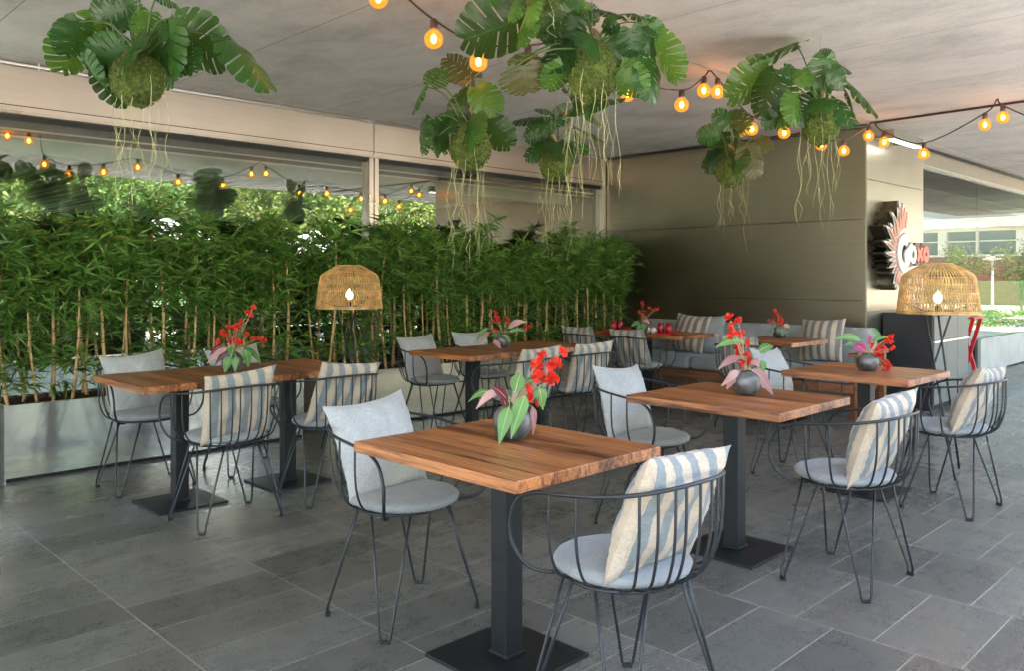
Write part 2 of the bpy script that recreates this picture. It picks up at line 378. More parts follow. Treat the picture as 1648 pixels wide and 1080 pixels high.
# left glass wall
gw = thing('glass_wall', 'long reflective window wall behind the bamboo under a brushed steel fascia', 'glass wall', (0, WY, 0))
XM = 4.70
def pl(lo, hi, name, mt, parent, bevel=0, M=None):
    b = MB(); b.box(lo, hi, 0, M); return b.build(name, mt, parent, False, bevel)
for xa, xb in ((-5.5, 1.0), (1.006, XM-.004), (XM+.004, WX-.065)):
    pl((xa, -.01, 2.515), (xb, .16, CZ-.004), 'fascia', M_fascia, gw)
pl((-5.5, -.022, 2.500), (WX-.065, -.012, 2.522), 'fascia_lip', M_frame, gw)
pl((-5.5, -.013, 2.556), (WX-.065, -.0105, 2.562), 'fascia_groove', M_dark, gw); pl((-5.5, .03, 2.462), (WX-.065, .075, 2.499), 'head_gasket', M_dark, gw)
for xa, xb in ((-5.5, -4), (-3.94, XM-.05), (XM+.05, WX-.06)):
    pl((xa, .05, .005), (xb, .058, 2.461), 'pane', M_glass, gw)
for x in (-3.97, XM):
    pl((x-.055, -.012, 0), (x-.006, .12, 2.499), 'mullion', M_frame, gw); pl((x+.006, -.012, 0), (x+.055, .12, 2.499), 'mullion', M_frame, gw)
pl((WX-.06, -.012, 0), (WX-.012, .12, CZ-.004), 'end_post', M_frame, gw)
pl((-5.5, .115, 2.405), (WX-.1, .135, 2.417), 'blind_track', M_alu, gw); pl((-5.5, .115, 2.37), (WX-.1, .14, 2.402), 'blind_track', M_dark, gw)
pl((-5.5, .115, 2.352), (WX-.1, .135, 2.366), 'blind_track', M_alu, gw)
# interior behind
ir = thing('dining_room', 'dim dining room behind the glass wall with grey beams and white louvred ceiling', 'room', (0, 6.8, 0))
pl((-5.5, .35, 2.29), (8.2, .52, 2.46), 'beam', M_greenwhite, ir)
b = MB(); x = .95
i = 0
while x < 8.15:
    b.box((x, .525, 2.40), (x+.075, 8.2, 2.48)); x += .13 if i % 2 == 0 else .21; i += 1
b.build('louvre_fins', M_louv, ir)
pl((.9, .53, 2.68), (8.2, 8.4, 2.72), 'ceiling_board', M_intwall, ir)
pl((.9, 8.4, 0), (8.2, 8.55, .80), 'back_wall', M_intwall, ir); pl((.9, 8.4, 1.45), (8.2, 8.55, 2.86), 'back_wall', M_intwall, ir)
pl((.80, .20, 0), (.895, 8.55, 2.86), 'side_wall', M_intwall, ir)  # left wall out of view, added to shut daylight out of the room
for k in range(9): pl((.9+k*.9, 8.41, .801), (1.0+k*.9, 8.54, 1.449), 'window_post', M_intwall, ir); pl((8.2, .0, 0), (8.28, 8.55, 2.86), 'side_wall', M_intwall, ir)
for (x, y) in ((1.5, 7.6), (3.35, 7.75), (5.6, 7.5), (7.1, 7.6)):
    t = thing('track_spotlight', 'x', 'spotlight', (x, y, 2.30), 0, 'spotlights behind the glass wall')
    pl((-.03, -.03, 0), (.03, .03, .2), 'bracket', M_white, t)
    b = MB(); b.tube([(.05, 0, .05), (.19, 0, .04)], .045, 14); b.build('lamp_head', M_white, t)
sp = [o for o in COL.objects if o.name.startswith('track_spotlight')]
for o, l in zip(sp, ('white track spotlight behind the glass over the left long table', 'white track spotlight seen in the glass above the left rattan lamp', 'white track spotlight in the glass just right of the window mullion', 'white track spotlight in the glass near the corner of the steel wall')): o['label'] = l

# steel back wall block and pier
bw = thing('steel_wall', 'dark brushed steel wall behind the bench with horizontal panel seams', 'wall', (WX, 0, 0))
for z0, z1 in ((0, 1.097), (1.103, 1.917), (1.923, CZ-.004)):
    pl((0, SY+.012, z0), (.05, WY-.012, z1), 'panel', M_wall, bw)
pl((.05, SY+.05, 0), (1.5, WY+.1, CZ-.006), 'core', M_dark, bw)
pl((-.006, SY-.004, 0), (.02, SY+.011, CZ-.004), 'corner_trim', M_pier, bw)
pr = thing('sign_pier', 'pale brushed metal pier that carries the winged restaurant sign', 'pier', (WX, SY, 0))
for z0, z1 in ((0, .985), (.99, 2.317), (2.323, CZ-.004)):
    pl((.022, 0, z0), (1.55, .045, z1), 'panel', M_pier, pr)
pl((1.551, -.002, 0), (1.575, .17, CZ-.004), 'edge_trim', M_frame, pr)
# right glass wall
rg = thing('side_window_wall', 'right-hand reflective window wall above the low pale plinth', 'glass wall', (0, SY+.16, 0))
pl((WX+1.58, -.05, 2.66), (17.5, .1, CZ-.004), 'fascia', M_pier, rg); pl((WX+1.58, -.06, 2.64), (17.5, .0, 2.657), 'fascia_lip', M_alu, rg)
pl((WX+1.58, 0, .01), (12.40, .008, 2.64), 'pane', M_glass2, rg); pl((12.405, 0, .49), (15.6, .008, 2.64), 'pane', M_glass2, rg); pl((15.68, 0, .49), (17.5, .008, 2.64), 'pane', M_glass2, rg)
pl((12.33, -.03, 0), (12.46, .06, .478), 'post', M_cabg, rg); pl((15.605, -.02, .486), (15.675, .06, 2.64), 'mullion', M_frame, rg)
pl((12.465, -.02, .02), (17.5, .03, .455), 'plinth', M_conc, rg); pl((12.465, -.035, .457), (17.5, .03, .485), 'plinth_coping', M_conc, rg); pl((12.465, -.012, .003), (17.5, .02, .018), 'plinth_shadow_gap', M_dark, rg)
pl((WX+1.6, .12, 2.44), (17.5, .2, 2.47), 'blind_track', M_alu, rg); pl((WX+1.6, .5, 2.2), (17.5, .7, 2.42), 'beam', M_greenwhite, rg)
pl((WX+1.6, 4.0, 0), (17.5, 4.1, 2.86), 'back_wall', M_intwall, rg); pl((WX+1.6, .72, 2.62), (17.5, 4, 2.66), 'ceiling_board', M_louv, rg); pl((WX+1.6, .1, -.05), (17.5, 4, .004), 'floor_board', M_inter, rg)
# conduits along ceiling edges
t = thing('conduit', 'thin metal conduit running along the ceiling edge above the long glass wall', 'pipe', (0, 0, 0))
b = MB(); b.tube([(-5.5, WY-.06, CZ-.03), (WX-.05, WY-.06, CZ-.03)], .012, 8); b.build('pipe', M_alu, t, True)
b = MB()
for k in range(12): pl((-3+k*.95, WY-.075, CZ-.045), (-2.99+k*.95, WY-.045, CZ-.001), 'clip', M_alu, t)
t = thing('conduit', 'dark conduit running along the ceiling edge above the steel back wall', 'pipe', (0, 0, 0))
b = MB(); b.tube([(WX-.05, SY-.02, CZ-.03), (WX-.05, WY-.09, CZ-.03)], .016, 8); b.build('pipe', M_iron, t, True)
t = thing('conduit', 'dark rail running along the ceiling edge above the right-hand window wall', 'pipe', (0, 0, 0))
b = MB(); b.tube([(WX+1.6, SY+.08, CZ-.03), (17.5, SY+.08, CZ-.03)], .016, 8); b.build('pipe', M_dark, t, True)
t = thing('ceiling_cable', 'black cable stretched across the ceiling from the pier to the open edge', 'cable', (0, 0, 0))
b = MB(); b.tube([(8.24, SY-.06, CZ-.012), (8.06, .25, CZ-.012)], .011, 6); b.build('cable', M_cord, t, True)
# strip light on the pier
t = thing('strip_light', 'grey wall-mounted linear light glowing at the top of the pier above the sign', 'wall light', (8.72, SY-.21, 2.70))
pl((-.38, -.04, 0), (.42, .05, .09), 'housing', M_cabg, t, .004); pl((-.36, -.03, -.006), (.40, .04, -.001), 'diffuser', M_strip, t); pl((-.3, .05, .03), (-.24, .205, .06), 'bracket', M_cabg, t); pl((.28, .05, .03), (.34, .205, .06), 'bracket', M_cabg, t)

# ------------------------------------------------------------------ planters and bamboo
PYF = 6.08
def planter(x0, x1, label, mt):
    t = thing('planter', label, 'planter', (x0, PYF, 0)); L = x1-x0
    pl((0, 0, .025), (L, .012, .50), 'front_sheet', mt, t); pl((0, .014, .0), (L, .02, .024), 'base_gap', M_dark, t)
    pl((0, .013, .0), (.014, .46, .50), 'end_sheet', mt, t); pl((L-.014, .013, .0), (L, .46, .50), 'end_sheet', mt, t)
    pl((.0, .461, .0), (L, .475, .505), 'back_sheet', mt, t); pl((-.018, -.004, 0), (-.001, .03, .50), 'corner_post', M_cabg, t)
    b = MB(); nx = int(L/.05); ny = 8; rnd = random.Random(3)
    vs = [(.015+(L-.03)*i/nx, .014+.446*j/ny, .476+rnd.uniform(-.012, .016)) for j in range(ny+1) for i in range(nx+1)]
    b.add(vs, [(j*(nx+1)+i, j*(nx+1)+i+1, (j+1)*(nx+1)+i+1, (j+1)*(nx+1)+i) for j in range(ny) for i in range(nx)])
    for k in range(int(L*160)):
        x, y = rnd.uniform(.02, L-.03), rnd.uniform(.02, .44); a = rnd.uniform(0, 6.28); l = rnd.uniform(.008, .022)
        b.box((-l, -.005, 0), (l, .005, .006), 0, Matrix.Translation((x, y, .488)) @ Matrix.Rotation(a, 4, 'Z') @ Matrix.Rotation(rnd.uniform(-.6, .6), 4, 'Y'))
    b.build('mulch', M_soil, t)
planter(-2.0, 1.38, 'polished steel planter running out of the frame at far left', M_plsteel)
planter(1.42, 3.60, 'polished mirror-like steel planter of bamboo behind the left long table', M_plsteel)
planter(3.80, 8.22, 'dull brushed steel planter of bamboo running to the steel back wall', M_plsteel2)

def add_leaf(b, p, d, l, w, nrm, mi=0, droop=.25):
    d = d.normalized(); s = d.cross(nrm)
    if s.length < 1e-4: s = d.orthogonal()
    s.normalize(); n = s.cross(d)
    p1 = p + d*l*.35 - n*l*droop*.08; tip = p + d*l - n*l*droop
    b.add([p, p1 + s*w*.5, tip, p1 - s*w*.5], [(0, 1, 2), (0, 2, 3)], mi)
def bamboo_meshes(seed, h):
    r = random.Random(seed); cane = MB(); fol = MB()
    lean = V((r.uniform(-.1, .1), r.uniform(-.06, .06), 0)); cur = V((r.uniform(-.06, .06), r.uniform(-.04, .04), 0))
    def axis(z): t = z/h; return lean*t*h*.5 + cur*sin(t*3) + V((0, 0, z))
    r0 = r.uniform(.010, .0145); nseg = 9; pts = []; rad = []; zz = -.02
    while zz < h*.93:
        for dz, k in ((0, 1.0), (.006, 1.14), (.012, 1.0)):
            pts.append(axis(zz+dz)); rad.append(r0*(1-.5*zz/h)*k)
        zz += r.uniform(.10, .15)
    cane.tube(pts, rad, 7)
    for i in range(0, len(pts)-2, 3):
        cane.tube([pts[i+1]-V((0,0,.003)), pts[i+1]+V((0,0,.003))], rad[i+1]*1.12, 7, 1)
    nt_ = int(r.uniform(48, 60))
    for k in range(nt_):
        z = h*(.55+.42*r.random()) if r.random() < .84 else h*r.uniform(.06, .62)
        z = min(z, h*1.0)
        a = r.uniform(0, 2*pi); L = r.uniform(.05, .27)*(1.05 - .45*z/h)
        p0 = axis(min(z, h*.95)); dr = V((cos(a), sin(a)*.8, r.uniform(.15, .9))).normalized()
        p1 = p0 + dr*L; p2 = p1 + (dr + V((0,0,-.35)))*L*.35
        fol.tube([p0, p1, p2], .0016, 3, 1, caps=False)
        for q, nn in ((p2, r.randint(6, 8)), (p1, r.randint(2, 3)), (p0.lerp(p1, .55), r.randint(0, 2))):
            for j in range(nn):
                aa = r.uniform(0, 2*pi); el = r.uniform(-.75, .75)
                dd = (dr*.7 + V((cos(aa)*cos(el), sin(aa)*cos(el), sin(el)))).normalized()
                add_leaf(fol, q, dd, r.uniform(.085, .15), r.uniform(.012, .019), V((r.uniform(-.5, .5), r.uniform(-.5, .5), 1)), 0, r.uniform(.1, .5))
    return cane.mesh('cane', [M_cane, M_node], True), fol.mesh('foliage', [M_bleaf, M_twig])
BB = [bamboo_meshes(100+i, (1.14, 1.24, 1.06, 1.18, 1.30, 1.10, 1.22, 1.16)[i]) for i in range(8)]
rb = random.Random(11)
def bamboo(x, y, k, label, group):
    o = thing('bamboo_plant', label, 'bamboo', (x, y, .48), rb.uniform(0, 6.28), group)
    s = rb.uniform(.80, 1.13); o.scale = (s, s, s)
    inst('cane', BB[k % 8][0], o); inst('foliage', BB[k % 8][1], o)
k = 0
for (xa, xb, yy) in ((-.9, 3.56, PYF+.10), (-.85, 3.55, PYF+.23), (-.8, 3.5, PYF+.37), (3.9, 8.15, PYF+.10), (3.86, 8.16, PYF+.23), (3.95, 8.1, PYF+.37)):
    x = xa
    while x < xb:
        left = x < 3.7
        if not (1.37 < x < 1.44):
            bamboo(x, yy+rb.uniform(-.03, .04), k*5+rb.randint(0, 2), 'slender tan bamboo cane with narrow green leaves growing in the mirror-steel left planters' if left else 'slender tan bamboo cane with narrow green leaves growing in the dull steel right planter', 'bamboo plants in the left planters' if left else 'bamboo plants in the right planter')
        k += 1; x += rb.uniform(.13, .235)

bamboo(1.36, PYF+.06, 2, 'short leafy bamboo shoot spilling over the steel edge at the far left of the frame', None)
COL.objects[-1].parent.scale = (.55, .55, .30)

# ------------------------------------------------------------------ tables
def table(x0, x1, y0, y1, cols, label, group=None):
    cx, cy = (x0+x1)/2, (y0+y1)/2
    t = thing('dining_table', label, 'table', (cx, cy, 0), 0, group)
    pl((x0-cx, y0-cy, .712), (x1-cx, y1-cy, .75), 'tabletop', M_wood, t, .003)
    for c in cols:
        pl((c-cx-.04, -.04, .014), (c-cx+.04, .04, .700), 'column', M_col, t, .004)
        pl((c-cx-.205, -.205, .0), (c-cx+.205, .205, .012), 'base_plate', M_col, t, .003)
        pl((c-cx-.15, -.15, .701), (c-cx+.15, .15, .711), 'top_plate', M_col, t)
        b = MB(); b.box((c-cx-.046, -.046, .0125), (c-cx+.046, .046, .026)); b.build('collar', M_col, t, False, .003)
    return t
table(1.667, 2.377, 1.662, 2.478, (2.03,), 'square wooden table nearest the camera with a green and pink flower vase')
table(3.285, 4.005, 1.69, 2.505, (3.62,), 'square wooden table in the middle row with pale pink leaves in its vase')
table(4.835, 5.54, 1.714, 2.475, (5.2,), 'square wooden table furthest right beside the right rattan lamp')
table(1.683, 3.107, 4.456, 5.232, (2.04, 2.75), 'long dark wooden table at left with four chairs in front of the mirror planter')
table(4.03, 5.51, 4.503, 5.215, (4.38, 5.15), 'long dark wooden table in the middle of the back with four chairs')
table(6.90, 7.525, 4.60, 5.82, (7.2,), 'wooden table at the bench laid with red glasses and napkins')
table(6.83, 7.56, 3.40, 4.05, (7.2,), 'small wooden table at the right end of the bench with red flowers')

# ------------------------------------------------------------------ chairs
def chair_proto():
    t = thing('wire_chair', 'x', 'chair', (0, 0, 0), 0, 'black wire chairs round the tables')
    half = [(.178,.13,.437), (.235,.180,.455), (.266,.218,.515), (.274,.226,.585), (.275,.195,.66), (.275,.125,.698), (.274,.02,.712), (.262,-.11,.728), (.215,-.205,.742), (.12,-.258,.752), (0,-.274,.756)]
    rail = half + [(-x, y, z) for x, y, z in half[-2::-1]]
    rp = crom(rail, 6)
    b = MB(); b.tube(rp, .0064, 8); b.build('arm_rail', M_iron, t, True)
    def rail_at(fx):
        return min((p for p in rp if p.z > .68), key=fx)
    RX, RY, RZ = .195, .18, .437
    for s in (-1, 1):
        for y in (.065, -.055):
            p = rail_at(lambda q: abs(q.y-y) + (10 if q.x*s < 0 else 0))
            b = MB(); b.tube(crom([p, (p.x, p.y, .60), (p.x-.012*s, p.y, .52), (p.x-.045*s, p.y*.95, .462), (s*.165, y*.85, .438)], 5), .0046, 6)
            b.build('spindle', M_iron, t, True)
    for i in range(9):
        x = -.208 + i*.052
        p = rail_at(lambda q: abs(q.x-x) + (10 if q.y > -.1 else 0))
        yr = -RY*sqrt(max(.05, 1-(x*.72/RX)**2))
        b = MB(); b.tube(crom([p, (p.x*.99, p.y+.003, .62), (p.x*.95, p.y+.018, .53), (p.x*.86, p.y+.05, .465), (x*.74, yr+.02, .438)], 5), .0045, 6)
        b.build('spindle', M_iron, t, True)
    b = MB(); b.tube([(RX*cos(a), RY*sin(a), RZ) for a in [2*pi*k/32 for k in range(32)]], .0065, 6, closed=True)
    b.tube([(-RX, 0, RZ), (RX, 0, RZ)], .005, 6); b.tube([(0, -RY, RZ), (0, RY, RZ)], .005, 6); b.build('seat_ring', M_iron, t, True)
    b = MB(); prof = [(0, .444), (.16, .444), (.196, .448), (.211, .458), (.214, .468), (.206, .480), (.18, .488), (.10, .494), (0, .496)]
    b.lathe(prof, 40, 0, (0, .012, 0)); b.build('seat_pad', M_pad, t, True)
    for sx in (-1, 1):
        for sy in (-1, 1):
            a0 = atan2(.62*sy, .80*sx); f = V((sx*.232, sy*.183, 0))
            A = V((RX*cos(a0-.42), RY*sin(a0-.42), RZ)); B = V((RX*cos(a0+.42), RY*sin(a0+.42), RZ))
            tn = (B-A); tn.z = 0; tn.normalize()
            a1 = f - tn*.021; b1 = f + tn*.021
            b = MB(); b.tube([A, A.lerp(a1+V((0,0,.03)), .5), a1+V((0,0,.035)), a1+V((0,0,.016))+tn*.003, f-tn*.010+V((0,0,.0085)), f+tn*.010+V((0,0,.0085)), b1+V((0,0,.016))-tn*.003, b1+V((0,0,.035)), B.lerp(b1+V((0,0,.03)), .5), B], .0053, 7)
            lg = b.build('leg', M_iron, t, True)
            M = Matrix.Translation(f) @ Matrix.Rotation(atan2(tn.y, tn.x), 4, 'Z')
            b = MB(); b.box((-.017, -.0085, 0), (.017, .0085, .0125), 0, M); b.build('foot_cap', M_black, lg, False, .002)
    return t
CH = chair_proto(); chair_used = [False]
def cushion_mesh(name, mt, s, th, seed, crease=1.0):
    r = random.Random(seed); n = 30; b = MB(); off = V((r.uniform(0, 50), r.uniform(0, 50), 0))
    def P(u, v, side):
        x = s*u*(1-.075*(1-v*v)); y = s*v*(1-.075*(1-u*u))
        e = max(0, (1-abs(u)**2.4)*(1-abs(v)**2.4)); t = th*e**.52
        w = noise.noise(V((u*2.2, v*2.2, side*3))+off)*.024*e*crease
        ed = (1-e)**2; w += noise.noise(V((u*9, v*9, 5))+off)*.014*crease*min(1, e*4)*(ed+.15)
        rd = abs(abs(u)-abs(v)); w += crease*.0055*sin(26*(u+v)*(1 if u*v < 0 else 0)+26*(u-v)*(1 if u*v >= 0 else 0)+seed)*max(0, 1-2.2*rd)*min(1, 3*e)*max(abs(u), abs(v))**2
        bend = -.03*(u*u) - .012*v*v
        sag = -.012*(1-u*u)*max(0, v)**3
        return (x, y+sag, side*t + w + bend*.8)
    for side in (1, -1):
        vs = [P(-1+2*i/n, -1+2*j/n, side) for j in range(n+1) for i in range(n+1)]
        fs = [(j*(n+1)+i, j*(n+1)+i+1, (j+1)*(n+1)+i+1, (j+1)*(n+1)+i) for j in range(n) for i in range(n)]
        if side < 0: fs = [f[::-1] for f in fs]
        b.add(vs, fs)
    return b.mesh(name, mt, True)
CUS = [cushion_mesh('striped_cushion', M_stripe, .205, .074, 20+i) for i in range(4)]
CUP = [cushion_mesh('plain_cushion', M_plain, .205, .068, 40+i) for i in range(4)]
CUB = [cushion_mesh('bench_cushion', M_stripe2, .225, .07, 60+i, .6) for i in range(2)]
CUG = cushion_mesh('bench_cushion_plain', M_sofa, .225, .07, 70, .6)
def put_cushion(me, loc, rz, tilt, roll, label, group, name='cushion'):
    o = inst(name, me); tag(o, label, 'cushion', group)
    # local x = width, y = up, z = front
    R = Matrix.Rotation(rz, 4, 'Z') @ Matrix.Rotation(radians(90)-tilt, 4, 'X') @ Matrix.Rotation(roll, 4, 'Z')
    # after the X rotation +z points to -y: turn round so the front looks along the chair's +y
    R = Matrix.Rotation(rz+pi, 4, 'Z') @ Matrix.Rotation(radians(90)-tilt, 4, 'X') @ Matrix.Rotation(roll, 4, 'Z')
    o.matrix_world = Matrix.Translation(loc) @ R
    return o
rc = random.Random(5)
def chair(x, y, face, cush, label, clabel, jit=0.0):
    rz = {'+Y': 0, '-Y': pi, '+X': -pi/2}[face] + jit
    if not chair_used[0]: o = CH; chair_used[0] = True
    else: o = copy_tree(CH)
    o.location = (x, y, 0); o.rotation_euler = (0, 0, rz); o['label'] = label
    tilt = radians(rc.uniform(17, 23)); R = Matrix.Rotation(rz, 3, 'Z')
    me = (CUS if cush == 's' else CUP)[rc.randint(0, 3)]
    p = V((x, y, 0)) + R @ V((rc.uniform(-.015, .015), -.128, .655))
    put_cushion(me, p, rz, tilt, radians(rc.uniform(-5, 5)), clabel, 'striped chair cushions' if cush == 's' else 'plain chair cushions')
chair(2.01, 2.64, '-Y', 'p', 'wire chair with a plain pale cushion at the left side of the nearest table', 'plain pale grey cushion on the chair left of the nearest table', .03)
chair(2.03, 1.55, '+Y', 's', 'frontmost wire chair with a striped cushion at the nearest table, its back to the camera', 'blue and cream striped cushion on the frontmost chair', -.04)
chair(3.70, 2.67, '-Y', 'p', 'wire chair with a plain pale cushion on the left of the middle square table', 'plain pale cushion with creases on the chair left of the middle square table', .02)
chair(3.64, 1.55, '+Y', 's', 'wire chair with a striped cushion on the right of the middle square table', 'striped cushion on the chair right of the middle square table', -.02)
chair(5.33, 2.64, '-Y', 'p', 'wire chair half hidden behind the middle square table at the far-right table', 'pale cushion half hidden behind the pink-leaved vase', .04)
chair(5.19, 1.605, '+Y', 's', 'wire chair with a striped cushion furthest right, in front of the red stand', 'crumpled striped cushion on the chair furthest right', -.05)
chair(2.09, 4.345, '+Y', 's', 'wire chair with striped cushion at the near left side of the left long table', 'striped cushion on the near left chair of the left long table', .03)
chair(2.75, 4.36, '+Y', 's', 'wire chair at the near right of the left long table under the left lamp', 'striped cushion on the chair just below the left rattan lamp', -.04)
chair(2.05, 5.38, '-Y', 'p', 'wire chair against the mirror planter at the far left of the left long table', 'plain grey cushion on the chair against the mirror planter', 0)
chair(2.75, 5.38, '-Y', 'p', 'wire chair hidden behind the red flowers of the left long table', 'plain pale cushion behind the red flowers of the left long table', .05)
chair(4.28, 4.22, '+Y', 's', 'wire chair at the near left side of the middle long table', 'striped cushion behind the red flowers of the nearest table', .02)
chair(4.92, 4.24, '+Y', 's', 'wire chair at the near right side of the middle long table', 'striped cushion on the near right chair of the middle long table', -.08)
chair(4.45, 5.43, '-Y', 'p', 'wire chair with a grey cushion at the far left of the middle long table', 'plain grey cushion on the far left chair of the middle long table', .05)
chair(5.07, 5.45, '-Y', 'p', 'wire chair hidden behind the column of the middle long table', 'plain cushion peeping over the middle long table beside its vase', 0)
chair(6.62, 4.88, '+X', 's', 'wire chair at the laid table with its back to the room, nearer one', 'striped cushion on the nearer chair of the laid bench table', .05)
chair(6.62, 5.52, '+X', 's', 'wire chair at the laid table furthest back beside the bamboo', 'striped cushion on the chair next to the bamboo at the laid table', 0)
chair(6.60, 3.68, '+X', 's', 'wire chair facing the bench at the small table', 'dark striped cushion on the chair facing the bench', 0)

# ------------------------------------------------------------------ bench
bt = thing('bench_sofa', 'long grey upholstered bench with teak frame along the steel wall', 'bench', (0, 0, 0))
def rbox(lo, hi, name, mt, parent, r=.05):
    o = pl(lo, hi, name, mt, parent); bv = o.modifiers.new('b', 'BEVEL'); bv.width = r; bv.segments = 5
    for p in o.data.polygons: p.use_smooth = True
    return o
rbox((7.55, 3.19, .34), (8.06, 4.925, .49), 'seat_cushion', M_sofa, bt); rbox((7.55, 4.935, .34), (8.06, 6.02, .49), 'seat_cushion', M_sofa, bt)
rbox((8.04, 3.20, .44), (8.27, 4.90, .835), 'back_cushion', M_sofa, bt, .07); rbox((8.04, 4.93, .44), (8.27, 6.02, .835), 'back_cushion', M_sofa, bt, .07)
pl((7.57, 3.16, .255), (8.27, 6.03, .335), 'frame', M_wood2, bt, .004)
for x, y in ((7.60, 3.16), (7.60, 4.9), (7.60, 5.95), (8.18, 3.16), (8.18, 5.95)): pl((x, y, 0), (x+.07, y+.07, .2545), 'leg', M_wood2, bt, .003)
pl((7.50, 3.09, .60), (8.22, 3.185, .635), 'armrest', M_wood2, bt, .004); pl((7.57, 3.10, .0), (7.63, 3.155, .5985), 'arm_post', M_wood2, bt, .003); pl((8.12, 3.10, .0), (8.18, 3.155, .5985), 'arm_post', M_wood2, bt, .003)
put_cushion(CUB[0], (7.88, 5.14, .72), -pi/2+pi, radians(20), radians(-4), 'large striped cushion leaning on the bench behind the laid table', 'bench cushions')
put_cushion(CUG, (7.99, 4.99, .70), -pi/2+pi+.1, radians(12), radians(2), 'plain grey cushion behind the large striped one on the bench', 'bench cushions')
put_cushion(CUB[1], (7.90, 3.63, .72), -pi/2+pi, radians(18), radians(3), 'large striped cushion on the bench behind the small table with red flowers', 'bench cushions')

# ------------------------------------------------------------------ vases with flowers
def vleaf(p0, p1, w, roll, sag, mt, parent, rnd):
    ax = p1-p0; L = ax.length; a = ax.normalized()
    cam = -FW; s = a.cross(cam)
    if s.length < 1e-3: s = RT.copy()
    s.normalize(); R = Matrix.Rotation(roll, 3, a); s = R @ s; n = s.cross(a)
    b = MB(); N = 9; vs = []
    for i in range(N+1):
        t = i/N; ww = w*.5*(sin(pi*min(1, t*1.0)**.75)**.85)*(1-.15*t) if 0 < i < N else .0015
        c = p0 + ax*t + n*sag*L*sin(pi*t) + V((0, 0, .12*L*sin(pi*t)))
        vs += [c - s*ww + n*ww*.25, c, c + s*ww + n*ww*.25]
    fs = []
    for i in range(N):
        fs += [(i*3, i*3+1, i*3+4, i*3+3), (i*3+1, i*3+2, i*3+5, i*3+4)]
    b.add(vs, fs); b2 = []
    for i in range(N+1):
        t = i/N; c = V(vs[i*3+1]) ; ww = w*.022*(1-.8*t)+.0003; up = n*.0009
        b2 += [c-s*ww+up+n*ww*.3, c+s*ww+up+n*ww*.3]
    b.add(b2, [(i*2, i*2+1, i*2+3, i*2+2) for i in range(N)], 1)
    return b.build('leaf', [mt, M_rib], parent, True)
def flower_mesh(seed, R):
    r = random.Random(seed); b = MB()
    for k in range(9):
        a = 2*pi*k/9*2+r.uniform(-.3, .3); el = r.uniform(.1, 1.0)
        d = V((cos(a)*cos(el), sin(a)*cos(el), sin(el))); s = d.orthogonal().normalized(); s = Matrix.Rotation(r.uniform(0, 6), 3, d) @ s; n = d.cross(s)
        q = [V((0, 0, 0)), d*R*.6+s*R*.55+n*.1*R, d*R*1.05+s*R*.3-n*R*.15, d*R*1.1-s*R*.25-n*R*.1, d*R*.55-s*R*.5+n*R*.15]
        b.add(q, [(0, 1, 2), (0, 2, 3), (0, 3, 4)])
    return b.mesh('flower', M_red)
FLW = [flower_mesh(i, .0255) for i in range(6)]
def vase(c, Rv, crop, sc, vc, Rpx, leaves, flowers, label, seed, squash=.92):
    # c = vase foot on the table; drawing coordinates are offsets from the vase middle in units of its radius
    rnd = random.Random(seed)
    t = thing('flower_vase', label, 'flower vase', c, 0, 'dark round vases of flowers on the tables')
    h = 2*Rv*squash*.93
    prof = [(0, 0), (Rv*.55, 0), (Rv*.86, h*.18), (Rv, h*.48), (Rv*.9, h*.78), (Rv*.62, h*.95), (Rv*.5, h), (Rv*.44, h*.97), (Rv*.4, h*.8)]
    b = MB(); b.lathe(crom([(r_, 0, z_) for r_, z_ in prof], 3) and [(p.x, p.z) for p in crom([(r_, 0, z_) for r_, z_ in prof], 3)], 28); b.build('vase_body', M_vase, t, True)
    mid = V((0, 0, h*.5)); k = Rv/Rpx
    def W(p, dz=0.0): return mid + RT*((p[0]-vc[0])*k) + UP*(-(p[1]-vc[1])*k) - FW*dz
    nb = MB()
    for j in range(10):
        a = rnd.uniform(0, 6.28); q = V((cos(a)*Rv*.3, sin(a)*Rv*.3, h*.98)); nb.ellipsoid(q, (Rv*.18,)*3, 7, 5)
    nb.build('moss_tuft', M_moss, t)
    for (kind, p0, p1, w) in leaves:
        hang = (p1[1]-p0[1])/Rpx
        d0 = rnd.uniform(-.1, .25)*Rv; d1 = d0 + rnd.uniform(-.2, .5)*Rv
        inr = ((p1[0]-vc[0])**2+(p1[1]-vc[1])**2)**.5/Rpx
        if inr < 1.25: d0 = 1.0*Rv; d1 = 1.38*Rv
        a = W(p0, d0); e = W(p1, d1)
        lf = vleaf(a, e, w*k, rnd.uniform(-.45, .45), rnd.uniform(-.12, .15), {'G': M_vgreen, 'P': M_vpink, 'M': M_vmar, 'X': M_vmag}[kind], t, rnd)
        b = MB(); st = V((rnd.uniform(-.2, .2)*Rv, rnd.uniform(-.2, .2)*Rv, h*.9)); b.tube(crom([st, st.lerp(a, .6)+V((0, 0, .15*Rv)), a], 4), .0016, 5); b.build('stalk', M_fstem, lf, True)
    for (x, y) in flowers:
        p = W((x, y), rnd.uniform(-.5, .5)*Rv)
        f = inst('flower', FLW[rnd.randint(0, 5)], t); f.location = p
        sc_ = max(.55, rnd.uniform(.85, 1.15)*Rv/.075); f.scale = (sc_,)*3
        f.rotation_euler = (rnd.uniform(-1.4, 1.4), rnd.uniform(-1.4, 1.4), rnd.uniform(0, 6))
        b = MB(); st = V((0, 0, h*.92)); top = max((q for q in flowers), key=lambda q: -q[1])
        via = st.lerp(p, .5) + V((rnd.uniform(-.15, .15)*Rv, 0, .2*Rv))
        b.tube(crom([st, via, p], 5), .0013, 4)
        # stalks end inside the flower, in the flower's own frame
        so = b.build('flower_stalk', M_fstem, t, True)
    return t
def on(u, v, z=.75): # point on a table top under a picture point
    d = FPX*(HGT-z)/(v-HZ); p = PD(u, v, d); return V((p.x, p.y, z+.0005))
